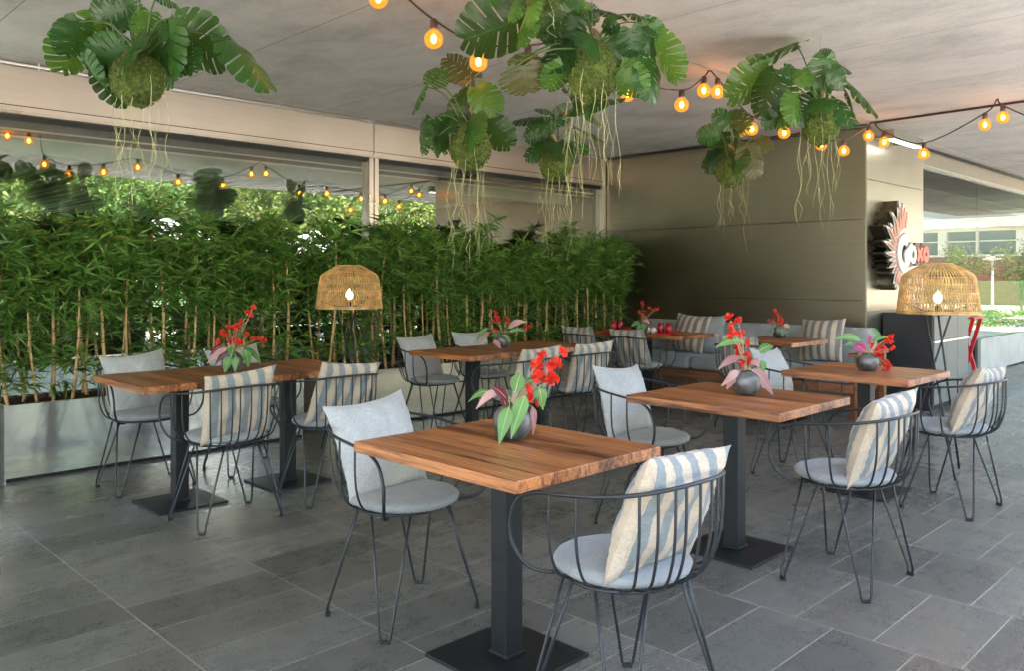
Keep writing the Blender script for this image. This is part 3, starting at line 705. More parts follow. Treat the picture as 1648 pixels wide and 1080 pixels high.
vase(on(824, 707), .070, None, 0, (650, 850), 185,
     [('G',(620,680),(530,1015),145),('G',(770,570),(640,960),160),('G',(680,560),(740,370),150),('G',(770,490),(860,440),90),('G',(640,640),(510,560),75),('G',(440,545),(240,635),70),('P',(530,545),(310,715),85),('M',(610,640),(450,495),90),('M',(600,700),(545,590),80),('G',(905,510),(945,730),135),('P',(845,700),(850,975),75)],
     [(940,215),(890,300),(910,330),(900,400),(920,430),(1040,300),(1080,285),(1125,200),(1040,470),(1010,410),(790,530),(850,600),(880,640),(930,680),(1045,440)], 'vase on the nearest table with broad green leaves and red blossoms', 1)
vase(on(1201, 636), .068, None, 0, (760, 870), 108,
     [('G',(730,535),(515,590),75),('G',(850,620),(960,575),80),('G',(875,690),(890,800),60),('P',(720,670),(540,770),70),('P',(700,770),(605,920),95),('P',(690,775),(545,890),70),('P',(790,760),(955,960),100),('P',(800,690),(850,745),70),('M',(730,720),(660,700),60)],
     [(625,350),(690,375),(660,420),(640,490),(665,480),(740,490),(770,560),(700,590),(750,650),(690,610),(730,720),(800,710),(770,700),(720,640)], 'vase on the middle square table with pale pink drooping leaves', 2)
vase(on(1396, 597), .068, None, 0, (600, 690), 165,
     [('G',(490,350),(60,340),110),('G',(380,400),(210,430),80),('X',(570,530),(350,430),125),('X',(590,420),(590,250),75),('G',(800,290),(600,160),85),('G',(640,380),(900,300),80)],
     [(980,300),(950,370),(890,350),(920,320),(710,440),(740,480),(860,490),(800,540),(690,580),(620,600),(800,620),(990,490),(850,720),(880,700),(900,810),(950,770),(830,500)], 'vase on the far-right square table with magenta leaves and spilling red blossoms', 3, .8)
vase(on(374, 597), .066, None, 0, (430, 830), 140,
     [('M',(300,620),(130,760),80),('P',(370,650),(120,850),90),('M',(370,680),(220,880),80),('G',(440,760),(390,970),125),('G',(500,620),(480,780),130),('G',(520,750),(530,960),100),('G',(610,670),(640,910),135),('G',(580,640),(820,880),110)],
     [(640,180),(655,220),(720,110),(540,300),(480,380),(500,360),(400,390),(320,460),(300,440),(350,490),(380,570),(400,590),(230,580),(470,540),(630,480),(710,540),(800,520),(830,570),(560,570)], 'vase on the left long table in front of the bamboo with arching red blossoms', 4)
vase(on(810, 559.5), .066, None, 0, (770, 770), 150,
     [('P',(500,600),(330,830),110),('P',(860,530),(1200,415),130),('P',(590,750),(740,940),100),('G',(480,530),(260,830),100),('G',(700,650),(500,690),110),('G',(880,590),(1200,600),80),('G',(750,650),(900,780),90)],
     [(640,310),(680,400),(600,400),(650,360),(690,350),(830,360),(840,420),(580,590),(640,570),(1190,520),(1280,510),(610,240)], 'vase on the middle long table with one pink leaf raised to the right', 5)
vase(on(1034, 535.5), .062, None, 0, (790, 265), 50,
     [('G',(770,225),(690,255),45),('G',(800,225),(790,285),45),('G',(760,235),(730,280),40),('M',(810,215),(885,250),40),('P',(800,200),(850,230),35)],
     [(785,50),(790,75),(840,95),(800,125),(780,150),(800,160),(920,105),(900,110),(880,112),(815,175),(770,130)], 'vase among red glasses on the laid bench table', 6)
vase(on(1255, 544), .068, None, 0, (1185, 470), 42,
     [('G',(1160,440),(1108,395),28),('G',(1165,450),(1125,482),26),('P',(1205,430),(1245,445),30),('G',(1180,458),(1185,497),18),('G',(1200,450),(1230,468),24),('M',(1150,430),(1105,405),25)],
     [(1160,345),(1165,360),(1172,380),(1160,400),(1180,415),(1195,432),(1120,402),(1190,400),(1165,425),(1210,430)], 'vase on the small bench table with a tall cone of red blossoms', 7)

# ------------------------------------------------------------------ laid table things
def tumbler(u, v, label):
    t = thing('drinking_glass', label, 'glass', on(u, v), 0, 'red glasses on the laid table')
    b = MB(); b.lathe([(0, 0), (.028, 0), (.036, .02), (.038, .05), (.032, .105), (.030, .105), (.035, .05), (.033, .022), (0, .008)], 20); b.build('bowl', M_redglass, t, True)
tumbler(987.5, 532, 'red tumbler left of the pair near the bamboo on the laid table'); tumbler(997, 530, 'red tumbler right of the pair near the bamboo on the laid table')
tumbler(1063.5, 535.5, 'red tumbler beside the white salt pots on the laid table'); tumbler(1076.5, 536, 'red tumbler nearest the bench corner of the laid table')
for u, v, l in ((1042.5, 535.5, 'left one of the two small cream salt pots'), (1051.5, 536, 'right one of the two small cream salt pots')):
    t = thing('salt_pot', l, 'salt pot', on(u, v), 0, 'cream pots on the laid table')
    b = MB(); b.lathe([(0, 0), (.018, 0), (.029, .02), (.03, .035), (.02, .055), (.008, .06), (0, .06)], 18); b.build('pot', M_cream, t, True)
for i, (u, v, l) in enumerate(((983, 534.5, 'folded red napkin under the left pair of glasses'), (1003, 528.5, 'folded red napkin behind the left pair of glasses'), (1067, 539, 'folded red napkin near the corner of the laid table'), (1084, 533.5, 'folded red napkin on the bench side of the laid table'))):
    p = on(u, v); t = thing('napkin', l, 'napkin', p, .2*i, 'red napkins on the laid table')
    pl((-.085, -.07, 0), (.085, .07, .007), 'fold', M_napkin, t, .003); pl((-.08, -.065, .0072), (.05, .06, .013), 'fold', M_napkin, t, .003)

# ------------------------------------------------------------------ rattan lamps
def lamp(loc, rz, label):
    t = thing('rattan_floor_lamp', label, 'floor lamp', loc, rz, 'rattan floor lamps'); t.scale = (.965, .965, .985)
    prof = [(.262, 0), (.256, .06), (.249, .12), (.241, .18), (.231, .24), (.219, .262), (.175, .292), (.125, .32), (.095, .335)]
    pp = crom([(r, 0, z) for r, z in prof], 4); b = MB(); n = 72; rr = random.Random(int(loc[0]*10))
    for k in range(n):
        for sgn, amp in ((1, .030), (-1, .030)):
            a0 = 2*pi*k/n + rr.uniform(-.015, .015)
            pts = []
            for i, p in enumerate(pp):
                zc = p.z/.335; w = sin(zc*pi*4.0)*amp*sgn*(1 if zc < .7 else (1-zc)/.3)
                rad = p.x + .003*sgn
                pts.append((rad*cos(a0+w), rad*sin(a0+w), 1.112+p.z))
            b.tube(pts, .0031, 4)
    for (r, z, rad) in ((.263, 0, .007), (.262, .012, .005), (.253, .07, .0032), (.246, .135, .0032), (.237, .195, .0032), (.222, .243, .004), (.18, .285, .0028), (.135, .314, .003), (.09, .336, .006)):
        b.tube([((r+.002)*cos(2*pi*k/40), (r+.002)*sin(2*pi*k/40), 1.112+z) for k in range(40)], rad, 5, closed=True)
    b.build('lamp_shade', M_rattan, t, True)
    b = MB(); b.lathe([(0, -.036), (.015, -.032), (.027, -.015), (.029, .004), (.021, .022), (.012, .035), (0, .05)], 16, 0, (0, 0, 1.215)); b.build('bulb', M_lampbulb, t, True)
    b = MB(); b.lathe([(0, 1.10), (.022, 1.10), (.022, 1.162), (0, 1.162)], 12); b.tube([(-.09, 0, 1.12), (.09, 0, 1.12)], .005, 6); b.tube([(0, -.09, 1.12), (0, .09, 1.12)], .005, 6)
    b.tube([(.1*cos(q*pi/12), .1*sin(q*pi/12), 1.125) for q in range(24)], .005, 5, closed=True)
    b.tube([(.1, 0, 1.125), (.25, 0, 1.17)], .004, 5); b.tube([(-.05, .0866, 1.125), (-.125, .216, 1.17)], .004, 5); b.tube([(-.05, -.0866, 1.125), (-.125, -.216, 1.17)], .004, 5)
    b.build('socket', M_iron, t, True)
    for k in range(3):
        a = 2*pi*k/3; c = a + 2.55
        b = MB(); b.tube([(.1*cos(a), .1*sin(a), 1.125), (.24*cos(c), .24*sin(c), .008)], .0075, 8); b.build('leg', M_iron, t, True)
lamp((3.66, 5.50, 0), .4, 'tripod floor lamp with woven rattan shade standing in front of the bamboo')
lamp((5.99, 1.93, 0), 1.35, 'tripod floor lamp with woven rattan shade beside the dark cabinet at right')

# ------------------------------------------------------------------ cabinet and red stand
ct = thing('service_cabinet', 'dark service cabinet with grey-green doors against the pier', 'cabinet', (8.70, 2.86, 0))
pl((0, 0, .05), (1.06, .46, .95), 'carcass', M_cabg, ct, .003); pl((-.022, -.012, .0), (-.001, .465, .975), 'side_panel', M_cabd, ct, .002); pl((0.0, -.01, .951), (1.07, .465, .972), 'top', M_cabg, ct, .002)
pl((.03, .02, 0), (1.03, .44, .049), 'toe_kick', M_dark, ct)
for k in range(3):
    x0 = .004+k*.353; pl((x0, -.022, .065), (x0+.347, -.001, .675), 'door', M_cabg, ct, .002); pl((x0, -.022, .70), (x0+.347, -.001, .945), 'drawer', M_cabg, ct, .002); pl((x0, -.03, .678), (x0+.347, -.012, .696), 'handle', M_alu, ct)
rs = thing('folding_stand', 'red folding stand with crossed legs and a small flat top by the pale plinth', 'folding stand', (10.36, 3.04, 0), 1.55)
pl((-.14, -.17, .86), (.14, .17, .885), 'top', M_redpaint, rs, .004)
for sy in (-1, 1):
    b = MB(); b.box((-.5, -.012, -.02), (.5, .012, .02), 0, Matrix.Translation((0, sy*.155, .43)) @ Matrix.Rotation(-radians(75), 4, 'Y') @ Matrix.Diagonal((.94, 1, 1, 1))); b.build('leg', M_redpaint, rs, False, .003)
    b = MB(); b.box((-.5, -.012, -.02), (.5, .012, .02), 0, Matrix.Translation((0, sy*.128, .43)) @ Matrix.Rotation(radians(75), 4, 'Y') @ Matrix.Diagonal((.94, 1, 1, 1))); b.build('leg', M_redpaint, rs, False, .003)
for sx in (-1, 1):
    for z, dx in ((.10, .10), (.22, .065)): pl((sx*dx-.012, -.125, z-.02), (sx*dx+.012, .125, z+.02), 'crossbar', M_redpaint, rs, .002)

# ------------------------------------------------------------------ sign
sg = thing('winged_sign', 'raised winged emblem sign with white and salmon lettering on the pale pier', 'sign', (0, 0, 0))
SF = SY-.14
def S(px, py, y):
    p = PY(1395+px/6.543, 310+py/6.545, SF); return V((p.x, y, p.z))
def feather(x0, y0, x1, y1, w, bend=0.0, g=0.0):
    w *= 1.28
    a = V((x0, y0)); c = V((x1, y1)); d = c-a; L = d.length; d = d/L; n = V((-d.y, d.x)); out = []; back = []
    for i in range(9):
        t = i/8; p = a + d*(L+g)*t + n*bend*sin(pi*t*.9)*L
        ww = (w*(.45+.55*sin(pi*min(1, .12+t*.75)))*(1-t**4*.85)+g)*.5
        out.append((p.x+n.x*ww, p.y+n.y*ww)); back.append((p.x-n.x*ww, p.y-n.y*ww))
    return out + back[::-1]
FE = [(375,400,390,165,30,.03),(350,410,365,112,34,.03),(340,430,320,88,36,.05),(320,450,298,155,34,.05),(310,470,270,250,30,.05),(300,490,240,205,36,.07),(285,520,220,320,34,.08),(285,560,175,345,44,.08),(280,600,205,490,40,.1),(280,620,155,510,48,.1),(285,660,175,635,44,.06),(285,690,205,712,36,0),(290,720,208,785,38,-.06),(295,760,240,845,36,-.08),(300,790,250,960,34,-.05),(305,800,270,990,30,-.03),(310,805,295,1015,32,0),(315,805,322,985,28,.03)]
bk = MB(); wh = MB(); pk = MB()
for k, (x0, y0, x1, y1, w, bd) in enumerate(FE):
    e = .0006*k
    bk.prism(feather(x0, y0, x1, y1, w+14, bd, 8), S, SY-.004, SF-e)
    wh.prism(feather(x0, y0, x1, y1, w-2, bd), S, SF-.0135-e, SF-.02-e)
    mx, my = x0+(x1-x0)*.12, y0+(y1-y0)*.12
    pk.prism(feather(mx, my, x0+(x1-x0)*.86, y0+(y1-y0)*.86, w*.46, bd), S, SF-.0145-e-.0125, SF-.034-e)
bk.build('wing_backing', M_signside, sg); wh.build('wing_feathers', M_signw, sg); pk.build('feather_inlay', M_signp, sg)
def ell(cx, cy, rx, ry, n=28, a0=0, a1=2*pi, rot=0): return [(cx+rx*cos(a)*cos(rot)-ry*sin(a)*sin(rot), cy+rx*cos(a)*sin(rot)+ry*sin(a)*cos(rot)) for a in [a0+(a1-a0)*k/n for k in range(n + (0 if abs(a1-a0-2*pi) < 1e-6 else 1))]]
def ring(b, cx, cy, rx, ry, ix, iy, a0, a1, y0, y1, n=28):
    o_ = ell(cx, cy, rx, ry, n, a0, a1); i_ = ell(cx, cy, ix, iy, n, a0, a1)
    full = abs(a1-a0-2*pi) < 1e-6; m_ = len(o_)
    for k in range(m_ if full else m_-1):
        j = (k+1) % m_; b.prism([o_[k], o_[j], i_[j], i_[k]], S, y0, y1)
b = MB(); b.prism(ell(345, 640, 82, 222, 36, 0, 2*pi, .12), S, SY-.004, SF-.016); b.prism(ell(440, 650, 48, 130), S, SY-.03, SF-.0165); b.prism(ell(515, 645, 52, 122), S, SY-.032, SF-.017); b.prism(ell(575, 645, 44, 118), S, SY-.034, SF-.0175)
b.build('letter_backing', M_signd, sg)
b = MB(); ring(b, 347, 640, 70, 205, 30, 95, radians(55), radians(315), SF-.034, SF-.05, 30)
b.prism([(352,610),(425,520),(430,560),(412,700),(390,770),(345,800),(350,690),(345,650)], S, SF-.035, SF-.052); b.build('letter_g', M_signw, sg)
b = MB(); ring(b, 444, 650, 36, 98, 13, 40, 0, 2*pi, SF-.03, SF-.046); b.build('letter_o', M_signw, sg)
b = MB()
b.prism([(483,580),(500,570),(515,610),(530,565),(550,580),(535,645),(552,715),(532,735),(516,680),(500,735),(482,715),(497,645)], S, SF-.03, SF-.046); b.build('letter_x', M_signo, sg)
b = MB(); ring(b, 579, 645, 32, 92, 8, 22, 0, 2*pi, SF-.03, SF-.046); b.build('letter_o', M_signo, sg)

# ------------------------------------------------------------------ hanging monsteras
def monstera_mesh(seed, lobes=6, holes=True):
    r = random.Random(seed); b = MB()
    L = 1.0; N = lobes
    def wid(t):  # half width at midrib station
        return .50*(sin(pi*min(1, max(0, (t+.16)/1.16))**.80)**.7)
    A = radians(52)
    for s in (-1, 1):
        edges = []
        t = -.10
        tot = 1.04
        lw = [r.uniform(.85, 1.15) for _ in range(N)]; gw = [r.uniform(.10, .24) for _ in range(N-1)]
        k = tot/(sum(lw)+sum(gw)); cur = -.12; strips = []
        for i in range(N):
            strips.append((cur, cur+lw[i]*k, 1)); cur += lw[i]*k
            if i < N-1: strips.append((cur, cur+gw[i]*k, 0)); cur += gw[i]*k
        for si, (a, c, lob) in enumerate(strips):
            cols = 4 if lob else 1
            deep = r.choice((.25, .42, .42, .6, .6, .78))
            hole = (not lob) and holes and r.random() < .6
            rows = [0, .12, .25, .42, .6, .78, .92, 1.0]
            def pt(tt, w, u):
                tm = min(max(tt, -.02), .985) if True else tt
                W = wid(tt)
                end = 1 - (.045*(2*u-1)**4*w if lob else 0)
                W *= end
                ang = A + (.62-tt)*.75     # lower lobes splay back, upper ones point forward
                ang = max(.45, min(1.9, ang))
                bx = w*W*sin(ang)*1.12; by = tm*L + w*W*cos(ang)*1.0 - w*w*W*.12
                if tt < 0: by += tt*1.2*w
                z = -.30*(w*W)**2*2.2 + .05*w*W - .34*(max(0, by))**2*.55 + .018*sin(tt*22+s)*w
                return V((s*bx, by, z))
            for ri in range(len(rows)-1):
                w0, w1 = rows[ri], rows[ri+1]
                if not lob:
                    if w0 >= deep-.01: continue
                    if hole and .12 <= w0 < .42 and w0 < deep-.15: continue
                for ci in range(cols):
                    u0, u1 = ci/cols, (ci+1)/cols
                    q = [pt(a+(c-a)*u0, w0, u0), pt(a+(c-a)*u1, w0, u1), pt(a+(c-a)*u1, w1, u1), pt(a+(c-a)*u0, w1, u0)]
                    b.add(q if s > 0 else q[::-1], [(0, 1, 2, 3)])
    # midrib
    me = b
    # weld
    key = {}; vs = []; mp = []
    for v in b.v:
        kk = tuple(round(x, 4) for x in v)
        if kk not in key: key[kk] = len(vs); vs.append(v)
        mp.append(key[kk])
    fs = []
    for f in b.f:
        g = []
        for i in f:
            if mp[i] not in g: g.append(mp[i])
        if len(g) > 2: fs.append(tuple(g))
    o = MB(); o.add(vs, fs); return o
MONV = [monstera_mesh(200+i, 9 if i % 3 else 8) for i in range(7)]
MONM = {}
def mon_mesh(i, kind):
    if (i, kind) not in MONM: MONM[(i, kind)] = MONV[i].mesh('leaf', {'g': M_mon, 'y': M_mony, 'b': M_monb}[kind], True)
    return MONM[(i, kind)]
def monstera(bc, d, R, leaves, label, seed, nroots=9, rootlen=.5, squash=1.1):
    r = random.Random(seed); c = PD(bc[0], bc[1], d)
    t = thing('hanging_monstera', label, 'hanging plant', c, 0, 'monsteras hung from the ceiling in moss balls')
    b = MB(); off = V((seed*3.1, 0, 0))
    b.ellipsoid((0, 0, 0), (R, R, R*squash), 34, 24, 0, lambda q: 1+.13*noise.noise(q*2.2+off)+.07*noise.noise(q*7+off)+.03*noise.noise(q*17+off))
    for k in range(900):
        q = V((r.gauss(0, 1), r.gauss(0, 1), r.gauss(0, 1))).normalized(); p = V((q.x*R, q.y*R, q.z*R*squash))
        s = q.orthogonal().normalized(); s = Matrix.Rotation(r.uniform(0, 6), 3, q) @ s; l = r.uniform(.006, .015)
        b.add([p-s*.003, p+s*.003, p+q*l+s*r.uniform(-.006, .006)], [(0, 1, 2)])
    b.build('moss_ball', M_moss, t)
    top = V((0, 0, R*squash*.93)); zt = CZ - c.z
    b = MB(); b.tube([top, (0, 0, zt)], .0015, 5); b.build('hanging_wire', M_wire, t)
    b = MB(); b.tube(crom([top-V((0, 0, .05)), top+V((r.uniform(-.03, .03), r.uniform(-.03, .03), .04)), top+V((r.uniform(-.08, .08), r.uniform(-.06, .06), .09))], 4), [.014]*8+[.010], 7); b.build('woody_stem', M_woody, t, True)
    zmax = CZ - c.z - .03
    def place(kind, a, e, ww):
        a.z = min(a.z, zmax); e.z = min(e.z, zmax)
        ax = e-a; L = ax.length; y = ax.normalized()
        ratio = min(1.0, ww/(.86*L)); roll = math.acos(ratio)*r.choice((-1, 1))
        n = (-FW*.9 + UP*.25); n = (n - y*n.dot(y)).normalized()
        n = Matrix.Rotation(roll, 3, y) @ n; x = y.cross(n)
        lf = inst('leaf', mon_mesh(r.randint(0, 6), kind), t)
        wsc = max(L*.85, ww/.90) if ratio >= .98 else L
        M = Matrix(((x.x*wsc, y.x*L, n.x*L, a.x), (x.y*wsc, y.y*L, n.y*L, a.y), (x.z*wsc, y.z*L, n.z*L, a.z), (0, 0, 0, 1)))
        lf.matrix_local = M
        st = top + V((r.uniform(-.3, .3)*R, r.uniform(-.3, .3)*R, -.02))
        mid = st.lerp(a, .5) + V((0, 0, min(.07, .22*(a-st).length)))
        mid.z = min(mid.z, zmax)
        b = MB(); pts = crom([st, mid, a], 6); b.tube(pts, [.0055-.0025*i/(len(pts)-1) for i in range(len(pts))], 6)
        so = b.build('petiole', M_stem, lf, True); so.matrix_parent_inverse = Matrix(); so.matrix_local = M.inverted()
    for (kind, p0, p1, wpx) in leaves:
        da = d + r.uniform(-.13, .13); db = da + r.uniform(-.07, .07)
        place(kind, PD(p0[0], p0[1], da)-c, PD(p1[0], p1[1], db)-c, wpx/FPX*d)
    if len(leaves) > 6:
        for q in range(4):     # short leaves draped over the crown of the ball
            f_ = 2*pi*(q+r.uniform(.1, .9))/4; o_ = V((cos(f_), sin(f_), 0))
            place('g', o_*R*.55 + V((0, 0, R*1.25)), o_*R*r.uniform(1.7, 2.2) + V((0, 0, R*r.uniform(-.1, .7))), R*r.uniform(1.0, 1.5))
    for k in range(nroots):
        a = 2*pi*(k+r.uniform(-.4, .4))/nroots; rr_ = R*r.uniform(.5, 1.08); z0 = r.uniform(-.5, .75)*R
        p = V((cos(a)*rr_, sin(a)*rr_, z0)); L = rootlen*r.uniform(.45, 1.1) + R*.6; n_ = 16; pts = []
        ph = r.uniform(0, 6); fr = r.uniform(8, 18)
        for i in range(n_+1):
            q = i/n_; am = .013*(.3+q)
            pts.append(p + V((am*sin(ph+q*fr)+.02*q*cos(a), am*cos(ph*1.7+q*fr*.8)+.02*q*sin(a), -L*q)))
        b = MB(); rt_ = r.uniform(.0009, .0017); b.tube(pts, [rt_*(1-.5*i/n_) for i in range(n_+1)], 5)
        if r.random() < .6:
            i0 = r.randint(9, 13); b.tube([pts[i0], pts[i0]+V((r.uniform(-.03, .03), r.uniform(-.02, .02), -.06)), pts[i0]+V((r.uniform(-.05, .05), r.uniform(-.03, .03), -.13))], [.0016, .0012, .0006], 4)
        b.build('aerial_root', M_root, t, True)
    return t
monstera((222, 126), 3.7, .113, [('g',(367,64),(448,133),48),('g',(292,40),(352,104),62),('g',(300,75),(305,115),36),('g',(278,28),(260,124),55),('y',(243,20),(238,60),36),('g',(205,10),(141,32),50),('g',(252,-6),(288,4),22),('y',(152,38),(106,126),22),('g',(128,34),(107,94),26),('g',(134,90),(161,146),20),('g',(172,100),(214,164),54),('g',(204,80),(144,94),52),('g',(205,34),(170,52),34),('y',(214,66),(243,96),36),('g',(190,-8),(225,30),40),('g',(275,60),(285,25),34)],
    'monstera in a moss ball hanging at upper left over the glass wall', 31, 12, .52)
monstera((757, 236), 4.6, .115, [('b',(762,124),(718,84),50),('g',(694,134),(714,106),38),('g',(684,138),(656,178),18),('b',(752,156),(729,202),44),('y',(768,140),(802,178),50),('g',(682,194),(673,247),24),('g',(706,198),(716,244),36),('g',(768,196),(726,220),34),('g',(700,222),(698,253),12),('g',(752,140),(742,165),28),('g',(735,200),(712,190),30)],
    'monstera in a moss ball hanging left of the big middle one, with a yellow leaf', 32, 12, .60)
monstera((953, 115), 3.9, .120, [('g',(843,26),(744,72),58),('y',(856,10),(828,70),34),('g',(932,22),(860,42),50),('g',(930,26),(912,62),38),('g',(938,14),(962,40),26),('b',(842,106),(852,152),78),('b',(846,112),(850,78),56),('y',(906,104),(882,148),34),('g',(914,146),(976,190),36),('g',(990,158),(898,166),40),('g',(1014,46),(1022,94),44),('g',(1034,36),(1062,82),42),('g',(1046,94),(1056,160),46),('y',(1060,62),(1082,136),20),('g',(1016,22),(1072,32),20),('g',(992,34),(966,46),24),('g',(1006,28),(958,4),20),('y',(1008,104),(1000,152),36),('y',(1000,108),(1036,148),40),('g',(1030,60),(1075,70),40),('g',(900,46),(870,66),30)],
    'largest monstera hanging in the middle foreground with a big moss ball', 33, 16, .62, 1.15)
monstera((894, 263), 5.9, .115, [('g',(868,190),(825,187),26),('g',(878,206),(842,222),34),('g',(888,220),(860,252),34),('g',(884,178),(862,172),16),('g',(930,205),(974,219),20),('g',(928,216),(956,236),24),('g',(918,230),(920,250),20),('g',(934,232),(940,252),14),('g',(895,196),(922,172),22),('g',(890,200),(856,200),30)],
    'small monstera hanging lower behind the largest one', 34, 14, .60)
monstera((1177, 276), 6.5, .115, [('g',(1172,204),(1124,208),34),('g',(1176,200),(1152,178),34),('g',(1190,186),(1172,176),30),('g',(1174,222),(1146,264),42),('b',(1202,230),(1226,282),46),('b',(1222,222),(1242,240),28),('g',(1198,206),(1190,174),32),('g',(1156,212),(1122,224),26),('g',(1180,210),(1206,196),30)],
    'small monstera hanging lowest in front of the steel wall with a bronze leaf', 35, 9, .50)
monstera((1321, 200), 5.2, .118, [('g',(1282,70),(1197,90),18),('y',(1242,110),(1178,166),44),('g',(1248,118),(1217,188),50),('y',(1290,112),(1300,136),32),('y',(1262,140),(1247,206),28),('y',(1277,152),(1282,197),36),('g',(1328,94),(1326,160),54),('g',(1340,100),(1372,108),26),('g',(1360,128),(1424,176),36),('g',(1362,146),(1380,177),22),('g',(1338,92),(1317,82),18),('g',(1262,108),(1284,124),26),('g',(1340,110),(1362,140),36),('g',(1255,180),(1232,205),26)],
    'monstera in a moss ball hanging in front of the pier corner at right', 36, 14, .55)
monstera((872, -24), 3.5, .10, [('y',(840,-8),(816,30),30),('g',(905,-20),(946,10),34),('y',(930,-6),(956,8),22),('g',(800,-16),(780,6),24),('y',(860,-10),(842,40),26)],
    'monstera at the top edge of the frame above the largest one', 37, 3, .15)

# ------------------------------------------------------------------ string lights
def bulb_meshes():
    b = MB(); b.lathe([(p.x, p.z) for p in crom([(.018, 0, .052), (.024, 0, .044), (.044, 0, .022), (.0495, 0, -.003), (.042, 0, -.030), (.022, 0, -.046), (.0005, 0, -.0495)], 4)], 22)
    g = b.mesh('globe', M_amber, True)
    b = MB(); b.ellipsoid((0, 0, 0), (.015, .015, .024), 10, 8); f = b.mesh('filament', M_fil, True)
    b = MB(); b.lathe([(0, .105), (.012, .105), (.020, .095), (.021, .055), (.018, .048), (0, .048)], 14); s = b.mesh('socket', M_sock, True)
    return g, f, s
BG, BF, BS = bulb_meshes()
def string(nodes, label, tilt=None):
    t = thing('string_light', label, 'string light', (0, 0, 0))
    pts = []; rnd = random.Random(len(nodes))
    for kind, p in nodes:
        if kind == 'b':
            g = inst('bulb', BG, t); g.location = p
            if tilt: g.rotation_euler = (rnd.uniform(-.2, .2), rnd.uniform(-.2, .2), 0)
            inst('filament', BF, g); inst('socket', BS, g); pts.append(p + V((0, 0, .10)))
        else: pts.append(V(p))
    b = MB(); b.tube(crom(pts, 6), .006, 6); b.build('cord', M_cord, t, True)
ND = [('h',(500,-110,4.0)),('b',(560,-30,4.15)),('b',(609,-3,4.3)),('h',(634,-22,4.37)),('b',(698,62,4.3)),('b',(770,99,4.45)),('b',(850,101,4.7)),('b',(935,92,4.95)),('b',(1010,150,5.3)),('b',(1097,168,5.7)),('b',(1133,145,6.0)),('h',(1142,113,6.09)),('b',(1155,147,6.15)),('b',(1210,207,6.5)),('b',(1262,213,6.8)),('b',(1322,232,7.2)),('b',(1358,242,7.5)),('b',(1398,218,7.85)),('h',(1407,198,8.05)),('b',(1423,228,7.95)),('b',(1487,247,7.6)),('b',(1585,200,7.2)),('h',(1605,159,7.07)),('b',(1614,188,7.0)),('b',(1690,222,6.7))]
string([(k, PD(*p)) for k, p in ND], 'brown cord of amber globe bulbs looping from upper left to the pier at right')
nd = []
for i in range(9):
    x = -2.2+i*.55; z = 2.86 if i % 4 == 0 else 2.50-.12*(1-abs((i % 4)-2))
    nd.append(('h' if i % 4 == 0 else 'b', V((x, 1.05+.12*sin(i), z))))
string(nd, 'second strand of amber bulbs near the open edge, seen only mirrored in the glass wall')

# ------------------------------------------------------------------ garden on the open side (mirrored in the glass)
def crown(b, r, c, R, n, ls, squash=.8):
    cl = []
    for k in range(26):
        q = V((r.gauss(0, 1), r.gauss(0, 1), r.gauss(0, 1))).normalized()*(r.random()**.4)
        cl.append((V((c[0]+q.x*R, c[1]+q.y*R, c[2]+q.z*R*squash)), R*r.uniform(.22, .42)))
    for k in range(n):
        cc, cr = cl[r.randint(0, len(cl)-1)]
        q = V((r.gauss(0, 1), r.gauss(0, 1), r.gauss(0, 1))).normalized()*cr*(.5+.5*r.random())
        p = cc+q; d = (q.normalized()+V((r.uniform(-1, 1), r.uniform(-1, 1), r.uniform(-1, .3)))).normalized()
        add_leaf(b, p, d, ls*r.uniform(.7, 1.3), ls*.6, V((r.uniform(-1, 1), r.uniform(-1, 1), 1)))
    return cl
def tree_meshes(seed, h, R, n, ls, lm):
    r = random.Random(seed); f = MB(); w = MB()
    cl = crown(f, r, (0, 0, h-R*.75), R, n, ls)
    tr = crom([(0, 0, -.2), (r.uniform(-.1, .1), r.uniform(-.1, .1), h*.35), (r.uniform(-.25, .25), r.uniform(-.2, .2), h*.75)], 5)
    w.tube(tr, [.06*h/3*(1-.6*i/(len(tr)-1)) for i in range(len(tr))], 8)
    for cc, cr in cl[:12]:
        s = tr[r.randint(4, len(tr)-2)]; w.tube(crom([s, s.lerp(cc, .5)+V((0, 0, .1)), cc], 3), [.022*h/3, .02*h/3, .016*h/3, .013*h/3, .01*h/3, .008*h/3, .006*h/3], 5)
    return w.mesh('trunk', M_bark, True), f.mesh('crown', lm)
TM = [tree_meshes(1, 5.2, 2.1, 5200, .16, M_tleaf), tree_meshes(2, 6.2, 2.5, 5600, .17, M_tleaf2), tree_meshes(3, 4.4, 1.9, 4200, .15, M_tleaf), tree_meshes(4, 3.0, 1.15, 3200, .10, M_tleaf2)]
rt = random.Random(77)
def tree(k, x, y, label, s=1.0, group='trees on the garden side'):
    o = thing('garden_tree', label, 'tree', (x, y, -.1), rt.uniform(0, 6.28), group); o.scale = (s, s, s)
    inst('trunk', TM[k][0], o); inst('crown', TM[k][1], o)
gl = 'leafy green tree in the garden, seen mirrored in the glass wall above the bamboo'
for i, (k, x, y, s) in enumerate(((1,-1.5,-8.5,1),(0,1.2,-10.5,1.1),(2,3.4,-9.0,1),(1,5.6,-12,1.05),(0,8.0,-10,1),(2,10.4,-11.5,1.1),(1,13.2,-10,1),(0,15.5,-12,1.1),(1,18.6,-10.5,1),(1,-5,-12,1.2),(0,22,-12,1.2),(1,3,-16,1.5),(0,8,-17,1.5),(1,13,-17,1.5),(0,-2,-16,1.4),(1,19,-17,1.4))):
    tree(k, x, y, gl, s)
tree(0, 19.5, -3.3, 'tree whose branches hang into the top of the right-hand window reflection', .95, 'trees by the brick building')
tree(3, 29.0, .1, 'small pale tree beside the lamp post, mirrored in the right-hand window', .85, 'trees by the brick building')
